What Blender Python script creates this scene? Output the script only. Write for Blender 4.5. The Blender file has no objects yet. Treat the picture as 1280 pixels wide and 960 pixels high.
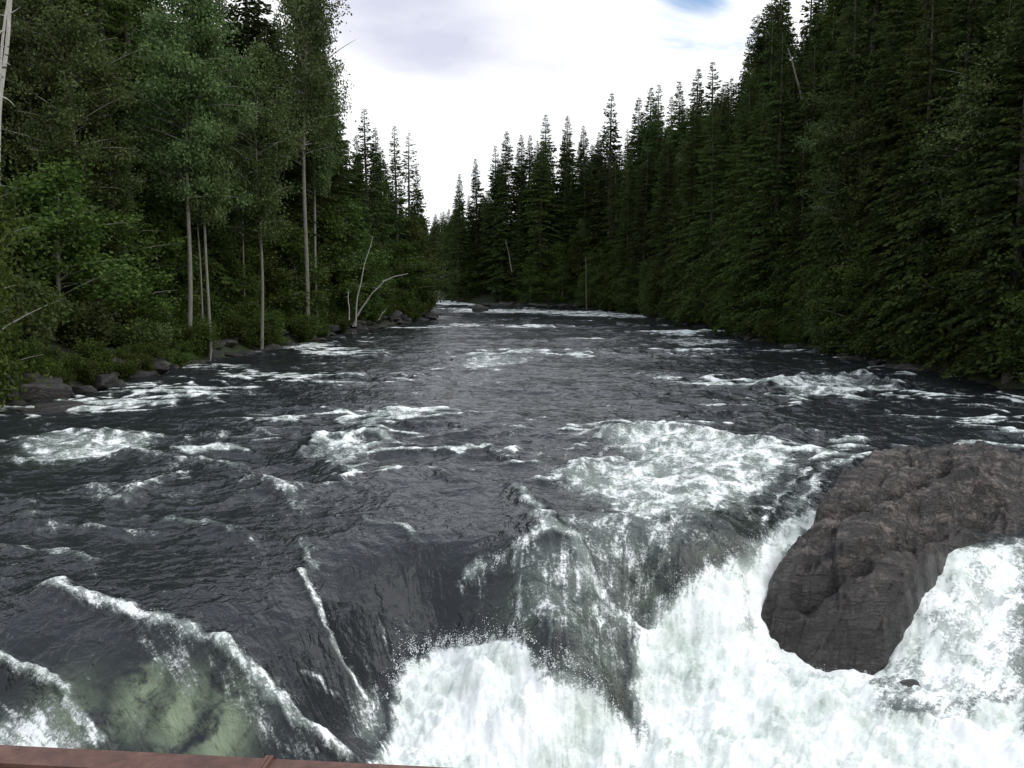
import bpy, math, random
import numpy as np
from mathutils import Vector

# ------------------------------------------------------------------ camera, sky, sun, exposure
SC = bpy.context.scene
COL = SC.collection
F = 1108.5                      # focal length in photo pixels (1280 wide)
PITCH = math.atan(135.0 / F)
CAMZ = 6.0
cam_d = bpy.data.cameras.new('camera')
cam_d.sensor_width = 36.0
cam_d.lens = 36.0 * F / 1280.0
cam_d.clip_start = 0.05
cam_d.clip_end = 6000
cam = bpy.data.objects.new('camera', cam_d)
COL.objects.link(cam)
cam.location = (0, 0, CAMZ)
cam.rotation_euler = (math.pi / 2 - PITCH, 0, 0)
SC.camera = cam

SUN_EL, SUN_AZ = math.radians(46), math.radians(100)     # azimuth from +Y, towards -X is negative
SKY_STRENGTH = 0.15
CLOUD = 1.0
SC.view_settings.view_transform = 'Standard'
SC.view_settings.look = 'None'
SC.view_settings.gamma = 1.0
SC.view_settings.exposure = 0.25
SC.cycles.max_bounces = 6
SC.cycles.diffuse_bounces = 2
SC.cycles.transmission_bounces = 2
SC.cycles.glossy_bounces = 3
SC.view_settings.use_curve_mapping = False

world = bpy.data.worlds.new("World")
SC.world = world
world.use_nodes = True
nt = world.node_tree
nt.nodes.clear()


def N(tree, typ, **kw):
    n = tree.nodes.new(typ)
    for k, v in kw.items():
        setattr(n, k, v)
    return n


def dirpx(px, py):
    a = (px - 640.0) / F
    b = (480.0 - py) / F
    return np.array([a, math.cos(PITCH) + b * math.sin(PITCH), -math.sin(PITCH) + b * math.cos(PITCH)])


wo = N(nt, 'ShaderNodeOutputWorld')
bg = N(nt, 'ShaderNodeBackground')
sky = N(nt, 'ShaderNodeTexSky', sky_type='NISHITA')
sky.sun_disc = False
sky.sun_elevation = SUN_EL
sky.sun_rotation = SUN_AZ
sky.altitude = 500
tc = N(nt, 'ShaderNodeTexCoord')
sep = N(nt, 'ShaderNodeSeparateXYZ')
nt.links.new(tc.outputs['Generated'], sep.inputs[0])
mz = N(nt, 'ShaderNodeMath', operation='MAXIMUM'); mz.inputs[1].default_value = 0.0
nt.links.new(sep.outputs['Z'], mz.inputs[0])
mz2 = N(nt, 'ShaderNodeMath', operation='ADD'); mz2.inputs[1].default_value = 0.16
nt.links.new(mz.outputs[0], mz2.inputs[0])
dx = N(nt, 'ShaderNodeMath', operation='DIVIDE'); dy = N(nt, 'ShaderNodeMath', operation='DIVIDE')
nt.links.new(sep.outputs['X'], dx.inputs[0]); nt.links.new(mz2.outputs[0], dx.inputs[1])
nt.links.new(sep.outputs['Y'], dy.inputs[0]); nt.links.new(mz2.outputs[0], dy.inputs[1])
cmb = N(nt, 'ShaderNodeCombineXYZ')
nt.links.new(dx.outputs[0], cmb.inputs[0]); nt.links.new(dy.outputs[0], cmb.inputs[1])
cn = N(nt, 'ShaderNodeTexNoise'); cn.inputs['Scale'].default_value = 1.6; cn.inputs['Detail'].default_value = 8
cn.inputs['Roughness'].default_value = 0.55; cn.inputs['Distortion'].default_value = 0.6
nt.links.new(cmb.outputs[0], cn.inputs['Vector'])
# breaks in the overcast: one low break towards the upper right of the view
hd = Vector(dirpx(865, -12)).normalized()
dot = N(nt, 'ShaderNodeVectorMath', operation='DISTANCE')
nt.links.new(tc.outputs['Generated'], dot.inputs[0]); dot.inputs[1].default_value = hd
hole = N(nt, 'ShaderNodeMapRange'); hole.inputs['From Min'].default_value = 0.0; hole.inputs['From Max'].default_value = 0.115
hole.inputs['To Min'].default_value = 0.258; hole.inputs['To Max'].default_value = 0.0
nt.links.new(dot.outputs['Value'], hole.inputs['Value'])
sub = N(nt, 'ShaderNodeMath', operation='SUBTRACT')
nt.links.new(cn.outputs['Fac'], sub.inputs[0]); nt.links.new(hole.outputs[0], sub.inputs[1])
cover = N(nt, 'ShaderNodeMapRange'); cover.interpolation_type = 'SMOOTHSTEP'
cover.inputs['From Min'].default_value = 0.18; cover.inputs['From Max'].default_value = 0.36
nt.links.new(sub.outputs[0], cover.inputs['Value'])
cn2 = N(nt, 'ShaderNodeTexNoise'); cn2.inputs['Scale'].default_value = 0.85; cn2.inputs['Detail'].default_value = 6
mp2 = N(nt, 'ShaderNodeMapping'); mp2.inputs['Location'].default_value = (2.85, 1.75, 0)
nt.links.new(cmb.outputs[0], mp2.inputs[0]); nt.links.new(mp2.outputs[0], cn2.inputs['Vector'])
cr = N(nt, 'ShaderNodeValToRGB')
cr.color_ramp.elements[0].position = 0.16; cr.color_ramp.elements[0].color = (0.60, 0.62, 0.74, 1)
cr.color_ramp.elements[1].position = 0.36; cr.color_ramp.elements[1].color = (1.0, 1.01, 1.03, 1)
# a lavender-grey cloud high on the left of the gap, a faint one lower down
acc = cn2.outputs['Fac']
for (hx, hy, rad, amt) in ((485, -5, 0.20, 0.19), (690, 175, 0.06, 0.10)):
    dn = N(nt, 'ShaderNodeVectorMath', operation='DISTANCE'); nt.links.new(tc.outputs['Generated'], dn.inputs[0])
    dn.inputs[1].default_value = Vector(dirpx(hx, hy)).normalized()
    mr = N(nt, 'ShaderNodeMapRange'); mr.interpolation_type = 'SMOOTHSTEP'
    mr.inputs['From Min'].default_value = 0.0; mr.inputs['From Max'].default_value = rad
    mr.inputs['To Min'].default_value = amt; mr.inputs['To Max'].default_value = 0.0
    nt.links.new(dn.outputs['Value'], mr.inputs['Value'])
    sb = N(nt, 'ShaderNodeMath', operation='SUBTRACT'); nt.links.new(acc, sb.inputs[0]); nt.links.new(mr.outputs[0], sb.inputs[1])
    acc = sb.outputs[0]
nt.links.new(acc, cr.inputs[0])
skm = N(nt, 'ShaderNodeMix', data_type='RGBA', blend_type='MULTIPLY'); skm.inputs[0].default_value = 1.0
nt.links.new(sky.outputs[0], skm.inputs['A'])
skm.inputs['B'].default_value = (1.0, 1.0, 1.0, 1)
clm = N(nt, 'ShaderNodeMix', data_type='RGBA', blend_type='MULTIPLY'); clm.inputs[0].default_value = 1.0
nt.links.new(cr.outputs[0], clm.inputs['A'])
k = CLOUD / SKY_STRENGTH
clm.inputs['B'].default_value = (k, k, k, 1)
mx = N(nt, 'ShaderNodeMix', data_type='RGBA')
nt.links.new(cover.outputs[0], mx.inputs[0])
nt.links.new(skm.outputs['Result'], mx.inputs['A']); nt.links.new(clm.outputs['Result'], mx.inputs['B'])
nt.links.new(mx.outputs['Result'], bg.inputs['Color'])
# the high cloud overhead is thicker and bluer than the bright band low down
hz = N(nt, 'ShaderNodeMapRange'); hz.inputs['From Min'].default_value = 0.28; hz.inputs['From Max'].default_value = 0.75
nt.links.new(sep.outputs['Z'], hz.inputs['Value'])
hi = N(nt, 'ShaderNodeMix', data_type='RGBA', blend_type='MULTIPLY')
nt.links.new(hz.outputs[0], hi.inputs[0]); nt.links.new(mx.outputs['Result'], hi.inputs['A']); hi.inputs['B'].default_value = (0.80, 0.87, 1.0, 1)
nt.links.new(hi.outputs['Result'], bg.inputs['Color'])
bg.inputs['Strength'].default_value = SKY_STRENGTH
nt.links.new(bg.outputs[0], wo.inputs[0])

sl = bpy.data.lights.new('sun', 'SUN')
sl.energy = 1.5
sl.angle = math.radians(65)
sl.color = (1.0, 0.96, 0.9)
sun = bpy.data.objects.new('sun', sl)
COL.objects.link(sun)
sd = Vector((math.sin(SUN_AZ) * math.cos(SUN_EL), math.cos(SUN_AZ) * math.cos(SUN_EL), math.sin(SUN_EL)))
sun.rotation_euler = sd.to_track_quat('Z', 'Y').to_euler()
sun.location = (0, 0, 60)

# ------------------------------------------------------------------ numpy helpers
def _hash(ix, iy, seed):
    h = (ix.astype(np.int64) * 374761393 + iy.astype(np.int64) * 668265263 + seed * 974634777) & 0xFFFFFFFF
    h = ((h ^ (h >> 13)) * 1274126177) & 0xFFFFFFFF
    h = ((h ^ (h >> 16)) * 2246822519) & 0xFFFFFFFF
    return (h ^ (h >> 15)) & 0xFFFF


def pn(x, y, seed=0):
    """2-D gradient noise, about -0.7..0.7"""
    x = np.asarray(x, float); y = np.asarray(y, float)
    x0 = np.floor(x); y0 = np.floor(y)
    fx = x - x0; fy = y - y0
    u = fx * fx * fx * (fx * (fx * 6 - 15) + 10); v = fy * fy * fy * (fy * (fy * 6 - 15) + 10)

    def g(i, j):
        a = _hash(x0 + i, y0 + j, seed) * (2 * math.pi / 65536.0)
        return np.cos(a) * (fx - i) + np.sin(a) * (fy - j)
    a = g(0, 0); b = g(1, 0); c = g(0, 1); d = g(1, 1)
    return (a + u * (b - a)) * (1 - v) + (c + u * (d - c)) * v


def fbm(x, y, seed=0, octv=4, gain=0.5):
    s = 0; a = 1.0
    for i in range(octv):
        s = s + a * pn(x * 2 ** i + 17.3 * i, y * 2 ** i - 9.1 * i, seed + i)
        a *= gain
    return s


def sstep(a, b, x):
    t = np.clip((x - a) / (b - a), 0, 1)
    return t * t * (3 - 2 * t)


def at(px, py, z=0.0):
    d = dirpx(px, py)
    t = (z - CAMZ) / d[2]
    return np.array([d[0] * t, d[1] * t])


def at_d(px, py, D):
    d = dirpx(px, py)
    t = D / d[1]
    return np.array([d[0] * t, D, CAMZ + d[2] * t])




def mesh_from(name, co, faces, nper, smooth=True):
    """co (n,3); faces (m,nper) int array"""
    me = bpy.data.meshes.new(name)
    co = np.asarray(co, np.float32); faces = np.asarray(faces, np.int32)
    me.vertices.add(len(co)); me.vertices.foreach_set('co', co.ravel())
    m = len(faces)
    me.loops.add(m * nper); me.loops.foreach_set('vertex_index', faces.ravel())
    me.polygons.add(m)
    me.polygons.foreach_set('loop_start', np.arange(0, m * nper, nper, dtype=np.int32))
    me.update(calc_edges=True)
    me.validate() if len(faces) < 3000 else None
    me.polygons.foreach_set('use_smooth', np.full(len(me.polygons), smooth))
    me.update()
    return me


def merge_parts(parts):
    co = []; fa = []; o = 0
    for c, f in parts:
        co.append(c); fa.append(np.asarray(f) + o); o += len(c)
    return np.concatenate(co), np.concatenate(fa)


def link(name, me, mat=None, parent=None):
    o = bpy.data.objects.new(name, me)
    COL.objects.link(o)
    if mat is not None and me is not None and not me.materials:
        me.materials.append(mat)
    if parent is not None:
        o.parent = parent
    return o


def tag(o, label=None, cat=None, group=None, kind=None):
    if label: o['label'] = label
    if cat: o['category'] = cat
    if group: o['group'] = group
    if kind: o['kind'] = kind
    return o


def set_attr(me, name, arr):
    a = me.attributes.new(name, 'FLOAT', 'POINT')
    a.data.foreach_set('value', np.asarray(arr, np.float32).ravel())


def grid_faces(nr, nc):
    r = np.arange(nr - 1)[:, None]; c = np.arange(nc - 1)[None, :]
    i = r * nc + c
    return np.stack([i, i + 1, i + nc + 1, i + nc], -1).reshape(-1, 4)

# ------------------------------------------------------------------ materials
def new_mat(name):
    m = bpy.data.materials.new(name); m.use_nodes = True
    t = m.node_tree; t.nodes.clear()
    out = N(t, 'ShaderNodeOutputMaterial'); p = N(t, 'ShaderNodeBsdfPrincipled')
    t.links.new(p.outputs[0], out.inputs[0])
    return m, t, p, out


def ramp(t, fac, stops):
    r = N(t, 'ShaderNodeValToRGB')
    e = r.color_ramp.elements
    while len(e) < len(stops): e.new(0.5)
    for i, (p, c) in enumerate(stops):
        e[i].position = p; e[i].color = (*c, 1)
    t.links.new(fac, r.inputs[0])
    return r.outputs[0]


def noise(t, scale, detail=4, rough=0.5, dist=0.0, vec=None):
    n = N(t, 'ShaderNodeTexNoise')
    n.inputs['Scale'].default_value = scale; n.inputs['Detail'].default_value = detail
    n.inputs['Roughness'].default_value = rough; n.inputs['Distortion'].default_value = dist
    if vec is not None: t.links.new(vec, n.inputs['Vector'])
    return n


def math_n(t, op, a, b=None, clamp=False):
    n = N(t, 'ShaderNodeMath', operation=op); n.use_clamp = clamp
    for i, v in enumerate((a, b)):
        if v is None: continue
        if isinstance(v, (int, float)): n.inputs[i].default_value = v
        else: t.links.new(v, n.inputs[i])
    return n.outputs[0]


def maprange(t, v, a, b, c=0.0, d=1.0, smooth=True):
    n = N(t, 'ShaderNodeMapRange')
    if smooth: n.interpolation_type = 'SMOOTHSTEP'
    n.inputs['From Min'].default_value = a; n.inputs['From Max'].default_value = b
    n.inputs['To Min'].default_value = c; n.inputs['To Max'].default_value = d
    t.links.new(v, n.inputs['Value'])
    return n.outputs[0]


def mixc(t, fac, a, b):
    n = N(t, 'ShaderNodeMix', data_type='RGBA')
    if isinstance(fac, (int, float)): n.inputs[0].default_value = fac
    else: t.links.new(fac, n.inputs[0])
    for s, v in (('A', a), ('B', b)):
        if isinstance(v, tuple): n.inputs[s].default_value = (*v, 1)
        else: t.links.new(v, n.inputs[s])
    return n.outputs['Result']


def foliage_mat(name, dark, mid, light, rough=0.55, trans=0.25):
    m, t, p, out = new_mat(name)
    tcn = N(t, 'ShaderNodeTexCoord'); oi = N(t, 'ShaderNodeObjectInfo')
    n1 = noise(t, 0.55, 3, 0.6, 0, tcn.outputs['Object'])
    n2 = noise(t, 6.0, 2, 0.5, 0, tcn.outputs['Object'])
    f = math_n(t, 'ADD', math_n(t, 'MULTIPLY', n1.outputs['Fac'], 0.75), math_n(t, 'MULTIPLY', n2.outputs['Fac'], 0.35))
    f = math_n(t, 'ADD', f, math_n(t, 'MULTIPLY', math_n(t, 'SUBTRACT', oi.outputs['Random'], 0.5), 0.30))
    c = ramp(t, f, [(0.35, dark), (0.55, mid), (0.78, light)])
    hs = N(t, 'ShaderNodeHueSaturation')
    t.links.new(c, hs.inputs['Color'])
    t.links.new(maprange(t, oi.outputs['Random'], 0, 1, 0.465, 0.530, False), hs.inputs['Hue'])
    t.links.new(hs.outputs[0], p.inputs['Base Color'])
    p.inputs['Roughness'].default_value = rough
    p.inputs['Specular IOR Level'].default_value = 0.12
    tr = N(t, 'ShaderNodeBsdfTranslucent'); t.links.new(hs.outputs[0], tr.inputs['Color'])
    ms = N(t, 'ShaderNodeMixShader'); ms.inputs[0].default_value = trans
    t.links.new(p.outputs[0], ms.inputs[1]); t.links.new(tr.outputs[0], ms.inputs[2])
    t.links.new(ms.outputs[0], out.inputs[0])
    return m


M = {}
M['spruce'] = foliage_mat('spruce_needles', (0.018, 0.034, 0.010), (0.043, 0.069, 0.017), (0.082, 0.116, 0.029), 0.8)
M['hemlock'] = foliage_mat('hemlock_needles', (0.020, 0.036, 0.009), (0.050, 0.075, 0.017), (0.096, 0.126, 0.030), 0.8)
M['leaf'] = foliage_mat('cottonwood_leaves', (0.036, 0.058, 0.018), (0.078, 0.114, 0.034), (0.145, 0.19, 0.066), 0.45, 0.25)
M['willow'] = foliage_mat('willow_leaves', (0.030, 0.052, 0.011), (0.062, 0.098, 0.018), (0.115, 0.155, 0.034), 0.5, 0.3)


def bark_mat(name, a, b, scale=3.0, spots=None):
    m, t, p, out = new_mat(name)
    tcn = N(t, 'ShaderNodeTexCoord')
    mp = N(t, 'ShaderNodeMapping'); mp.inputs['Scale'].default_value = (4, 4, 0.8)
    t.links.new(tcn.outputs['Object'], mp.inputs[0])
    n1 = noise(t, scale, 5, 0.65, 0.4, mp.outputs[0])
    c = ramp(t, n1.outputs['Fac'], [(0.3, a), (0.65, b)])
    if spots:
        mp2 = N(t, 'ShaderNodeMapping'); mp2.inputs['Scale'].default_value = (1, 1, 3)
        t.links.new(tcn.outputs['Object'], mp2.inputs[0])
        n2 = noise(t, 1.6, 3, 0.6, 0, mp2.outputs[0])
        c = mixc(t, maprange(t, n2.outputs['Fac'], 0.60, 0.66), c, spots)
    t.links.new(c, p.inputs['Base Color']); p.inputs['Roughness'].default_value = 0.85
    bp = N(t, 'ShaderNodeBump'); bp.inputs['Strength'].default_value = 0.6; bp.inputs['Distance'].default_value = 0.03
    t.links.new(n1.outputs['Fac'], bp.inputs['Height']); t.links.new(bp.outputs[0], p.inputs['Normal'])
    return m


M['bark'] = bark_mat('spruce_bark', (0.05, 0.04, 0.032), (0.13, 0.11, 0.09))
M['greybark'] = bark_mat('cottonwood_bark', (0.13, 0.12, 0.10), (0.27, 0.25, 0.215))
M['birch'] = bark_mat('aspen_bark', (0.30, 0.28, 0.24), (0.52, 0.49, 0.44), 2.0, (0.05, 0.045, 0.04))
M['dead'] = bark_mat('bleached_deadwood', (0.30, 0.28, 0.25), (0.55, 0.52, 0.47))


def rock_mat(name, dark, mid, light, wetz=None):
    m, t, p, out = new_mat(name)
    tcn = N(t, 'ShaderNodeTexCoord')
    mp = N(t, 'ShaderNodeMapping'); mp.inputs['Rotation'].default_value = (0, math.radians(14), math.radians(-47)); mp.inputs['Scale'].default_value = (0.55, 2.6, 2.2)
    t.links.new(tcn.outputs['Object'], mp.inputs[0])
    n1 = noise(t, 1.3, 9, 0.66, 0.15, mp.outputs[0])
    vo = N(t, 'ShaderNodeTexVoronoi', feature='DISTANCE_TO_EDGE'); vo.inputs['Scale'].default_value = 0.8
    vw = N(t, 'ShaderNodeVectorMath', operation='ADD'); t.links.new(mp.outputs[0], vw.inputs[0]); t.links.new(n1.outputs['Color'], vw.inputs[1]); t.links.new(vw.outputs[0], vo.inputs['Vector'])
    ck = maprange(t, vo.outputs['Distance'], 0.0, 0.05, 0, 1)
    n2 = noise(t, 13, 6, 0.75, 0.0, tcn.outputs['Object'])
    n3 = noise(t, 2.2, 5, 0.6, 1.0, tcn.outputs['Object'])
    f = math_n(t, 'ADD', math_n(t, 'MULTIPLY', n1.outputs['Fac'], 0.55), math_n(t, 'MULTIPLY', n2.outputs['Fac'], 0.45))
    c = ramp(t, f, [(0.42, dark), (0.51, mid), (0.62, light)])
    # pinkish-grey lichen patches
    c = mixc(t, maprange(t, n3.outputs['Fac'], 0.60, 0.70, 0, 0.55), c, (light[0] * 1.25, light[1] * 1.18, light[2] * 1.12))
    c = mixc(t, math_n(t, 'MULTIPLY', math_n(t, 'SUBTRACT', 1.0, ck), 0.7), c, dark)
    rough = 0.62
    if wetz is not None:
        ge = N(t, 'ShaderNodeNewGeometry'); sp = N(t, 'ShaderNodeSeparateXYZ'); t.links.new(ge.outputs['Position'], sp.inputs[0])
        zz = math_n(t, 'ADD', sp.outputs['Z'], math_n(t, 'MULTIPLY', math_n(t, 'SUBTRACT', n3.outputs['Fac'], 0.5), 1.8))
        wet = maprange(t, zz, wetz - 0.4, wetz + 1.2, 1, 0)
        c = mixc(t, math_n(t, 'MULTIPLY', wet, 0.72), c, (0.018, 0.016, 0.015))
        t.links.new(maprange(t, wet, 0, 1, 0.62, 0.30), p.inputs['Roughness'])
    else:
        p.inputs['Roughness'].default_value = rough
    t.links.new(c, p.inputs['Base Color'])
    bh = math_n(t, 'ADD', math_n(t, 'ADD', n1.outputs['Fac'], math_n(t, 'MULTIPLY', ck, 0.05)), math_n(t, 'MULTIPLY', n2.outputs['Fac'], 0.22))
    bp = N(t, 'ShaderNodeBump'); bp.inputs['Strength'].default_value = 1.0; bp.inputs['Distance'].default_value = 0.22
    t.links.new(bh, bp.inputs['Height']); t.links.new(bp.outputs[0], p.inputs['Normal'])
    return m


M['boulder'] = rock_mat('wet_schist', (0.008, 0.007, 0.006), (0.046, 0.037, 0.031), (0.22, 0.185, 0.16), -0.70)
M['rock'] = rock_mat('bank_rock', (0.010, 0.009, 0.008), (0.032, 0.028, 0.025), (0.095, 0.085, 0.075))
M['redrock'] = rock_mat('rusty_rock', (0.04, 0.02, 0.014), (0.14, 0.05, 0.03), (0.24, 0.09, 0.05))

# ------------------------------------------------------------------ river plan
LY = [-60, 20, 38, 60, 78, 99, 121, 132, 142, 160, 175, 200, 260, 400]
LX = [-24, -23, -22.5, -21.5, -18.5, -16, -12, -11.5, -14, -20, -34, -60, -120, -260]
RY = [-60, 30, 44, 62, 78, 110, 135, 150, 160, 168, 176, 200, 260, 400]
RX = [26, 26, 26, 25, 23.5, 21.5, 20, 17.5, 10, -3, -13, -22, -70, -190]


def bankL(y): return np.interp(y, LY, LX) + 0.5 * pn(np.asarray(y) / 5.0, np.zeros_like(y), 71) + 0.8 * pn(np.asarray(y) / 14.0, np.zeros_like(y), 72)
def bankR(y): return np.interp(y, RY, RX) + 0.5 * pn(np.asarray(y) / 5.0, np.zeros_like(y), 73) + 0.8 * pn(np.asarray(y) / 14.0, np.zeros_like(y), 74)


def ground_z(x, y):
    x = np.asarray(x, float); y = np.asarray(y, float)
    dl = bankL(y) - x          # >0 on the left land
    dr = x - bankR(y)
    dl = np.where(y > 160, np.minimum(dl, dl * 0.6), dl)
    nz = 0.5 * fbm(x / 7.0, y / 7.0, 5, 3) + 0.28 * fbm(x / 1.9, y / 1.9, 15, 2)
    zl = 1.1 * sstep(-0.6, 1.4, dl) + 0.14 * np.clip(dl - 1, 0, 60) + nz * sstep(0, 4, dl)
    emb = sstep(0.5, 16, dl) * (1 - sstep(44, 64, y)) * 6.6
    zl = zl + emb
    zr = 0.6 * sstep(-0.6, 1.4, dr) + 0.42 * np.clip(dr - 2, 0, 40) * (1 - 0.85 * sstep(170, 230, y)) + nz * sstep(0, 4, dr)
    bed = -3.6 + 0.4 * pn(x / 3, y / 3, 9)
    side = np.maximum(dl, dr)
    z = np.where(dl > dr, zl, zr)
    z = bed + (z - bed) * sstep(-2.6, 0.3, side)
    hill = 5 * sstep(215, 420, y) + 25 * sstep(450, 1500, y)
    return z + np.where(side > -1, hill, hill)

# ------------------------------------------------------------------ water surface
WP = [(0, 600, 0), (200, 600, 0), (400, 600, 0), (600, 600, 0), (800, 600, .1), (1280, 600, -.05), (1140, 598, -.05),
      (0, 680, 0), (0, 740, -.15), (0, 800, -.4), (0, 850, -.9), (0, 930, -1.6),
      (-200, 680, 0), (-200, 760, -.2), (-200, 850, -.9), (-200, 950, -1.8), (-400, 680, 0), (-400, 760, -.3), (-400, 850, -1), (-400, 950, -1.9),
      (100, 680, 0), (200, 690, 0), (100, 750, -.1), (200, 785, -.25), (290, 830, -.55), (340, 885, -1.0), (420, 950, -1.7),
      (100, 850, -.8), (200, 870, -1.0), (120, 950, -1.7), (200, 950, -1.75), (300, 950, -1.8),
      (300, 700, -.05), (300, 780, -.3), (400, 700, -.08), (400, 780, -.5), (400, 860, -1.3), (450, 700, -.12), (450, 800, -1.1), (470, 860, -2.0), (460, 930, -2.3),
      (550, 640, 0), (550, 700, -.25), (550, 750, -.95), (550, 800, -1.7), (550, 830, -1.65), (550, 880, -1.9), (550, 950, -2.3),
      (620, 650, .02), (620, 700, -.2), (620, 760, -.9), (620, 805, -1.4), (620, 830, -1.35), (620, 900, -2.0), (620, 950, -2.3),
      (700, 640, .1), (700, 680, .15), (700, 760, -.4), (720, 800, -.9), (740, 850, -1.5), (760, 900, -2.1), (740, 950, -2.4),
      (790, 640, .15), (790, 700, -.25), (790, 770, -1.4), (790, 820, -1.8), (800, 880, -2.2), (800, 950, -2.4),
      (850, 600, .25), (850, 660, .1), (850, 700, -.2), (850, 740, -.9), (850, 780, -1.4), (850, 850, -2.0), (880, 950, -2.45),
      (950, 600, .2), (950, 650, -.1), (950, 690, -.4), (950, 730, -.9), (950, 790, -1.6), (950, 860, -2.1), (950, 950, -2.5),
      (960, 830, -2.15), (1000, 848, -2.35), (1090, 855, -2.4), (950, 760, -1.38), (1010, 605, .1), (1010, 645, -.35), (1050, 860, -2.3), (1050, 950, -2.6), (1120, 850, -2.2), (1150, 760, -1.4),
      (1200, 700, -.9), (1280, 680, -.7), (1200, 800, -1.8), (1280, 800, -1.9), (1280, 900, -2.4), (1160, 900, -2.35),
      (1500, 600, -.1), (1500, 680, -.7), (1500, 800, -1.9), (1500, 950, -2.5), (1700, 600, -.1), (1700, 700, -.9), (1700, 800, -1.9), (1700, 950, -2.5)]
_c = [(*at(a, b, z), z) for a, b, z in WP]
for xx in (-24, -16, -8, 0, 8, 16, 24):
    _c += [(xx, 4.0, -2.9), (xx, -8.0, -3.0)]
    _c += [(xx * 1.1, 31.0, 0.0), (xx * 1.1, 35.0, 0.0)]
for a_, b_, d_, z_ in ((1050, 800, 18.7, -2.5), (1000, 790, 18.9, -2.3), (1100, 790, 19.0, -2.4), (1040, 720, 20.0, -1.9)):
    _c.append(((a_ - 640) / F * d_ / 0.99, d_, z_))
WC = np.array(_c)


def rbf_fit(pts, c, smooth=0.0):
    d = np.sqrt(((pts[:, None, :2] - pts[None, :, :2]) ** 2).sum(-1) + c * c)
    A = d + smooth * -np.eye(len(pts))
    n = len(pts)
    P = np.c_[np.ones(n), pts[:, :2]]
    K = np.block([[A, P], [P.T, np.zeros((3, 3))]])
    return np.linalg.solve(K, np.r_[pts[:, 2], 0, 0, 0])


def rbf_eval(pts, w, c, x, y):
    x = np.asarray(x, float); y = np.asarray(y, float)
    s = w[-3] + w[-2] * x + w[-1] * y
    for i in range(len(pts)):
        s = s + w[i] * np.sqrt((x - pts[i, 0]) ** 2 + (y - pts[i, 1]) ** 2 + c * c)
    return s


WW = rbf_fit(WC, 0.45, 0.25)


def water_base(x, y):
    x = np.asarray(x, float); y = np.asarray(y, float)
    near = rbf_eval(WC, WW, 0.45, np.clip(x, -26, 26), np.clip(y, -10, 34))
    k = 1 - sstep(27, 33, y)
    up = 0.9 * sstep(150, 185, y) + 1.2 * sstep(185, 260, y)
    return near * k + up


def at_w(px, py):
    """the point of the smooth water surface seen at a photo pixel (first hit along the ray)"""
    d = dirpx(px, py)
    t = np.linspace(4, 260, 12000) / d[1]
    X = d[0] * t; Y = d[1] * t; Z = CAMZ + d[2] * t
    below = Z < water_base(X, Y)
    i = int(np.argmax(below)) if below.any() else -1
    return np.array([X[i], Y[i]])


# foam: polygons (solid white water) and strokes (crests); corners are photo pixels turned into river coordinates
FOAM_POLY = [
    (1.15, 0.30, [(492, 870), (505, 835), (545, 812), (610, 804), (665, 822), (690, 850), (742, 868), (790, 900), (830, 960), (462, 968), (488, 915)]),
    (1.1, 0.35, [(1012, 640), (985, 655), (940, 690), (880, 725), (822, 765), (795, 800), (790, 850), (800, 965), (1290, 968), (1290, 850), (1180, 905), (1110, 900), (1085, 835), (1040, 825), (1000, 815), (975, 790), (970, 740), (1000, 690), (1030, 660)]),
    (0.92, 0.6, [(1290, 676), (1235, 682), (1190, 700), (1150, 735), (1130, 770), (1105, 830), (1120, 880), (1180, 900), (1290, 870)]),
    (0.72, 1.0, [(745, 552), (790, 541), (850, 548), (950, 556), (1000, 582), (975, 610), (915, 640), (850, 660), (800, 655), (760, 640), (700, 615), (690, 598), (735, 585), (790, 578)]),
    (0.46, 0.5, [(640, 690), (720, 680), (800, 700), (800, 790), (790, 860), (740, 860), (650, 800)]),
    (0.50, 0.7, [(680, 650), (760, 640), (870, 650), (900, 680), (840, 720), (780, 740), (700, 720)]),
    (0.55, 1.0, [(960, 485), (1000, 476), (1060, 474), (1130, 488), (1060, 500), (980, 500)]),
    (0.62, 0.8, [(20, 555), (90, 545), (200, 550), (185, 570), (80, 580), (20, 582)]),
    (0.50, 0.6, [(372, 575), (420, 555), (470, 552), (465, 580), (420, 592)]),
    (0.55, 0.9, [(560, 455), (610, 448), (670, 453), (640, 462), (575, 462)]),
    (0.42, 0.5, [(100, 615), (150, 612), (160, 635), (110, 640)]),
    (0.50, 1.0, [(810, 427), (870, 424), (930, 430), (860, 434)]),
    (0.62, 3.2, [(555, 385), (640, 387), (760, 390), (860, 397), (780, 399), (690, 394), (600, 391), (560, 391)]),
    (0.8, 2.0, [(543, 376), (575, 376), (600, 382), (540, 381)]),
    (0.55, 0.8, [(1020, 600), (1010, 640), (975, 660), (960, 640), (990, 610)]),
    (0.75, 0.3, [(0, 900), (50, 890), (105, 930), (110, 968), (-60, 968), (-60, 900)]),
    (0.55, 0.3, [(430, 860), (470, 850), (490, 900), (470, 950), (440, 920)]),
]
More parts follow.
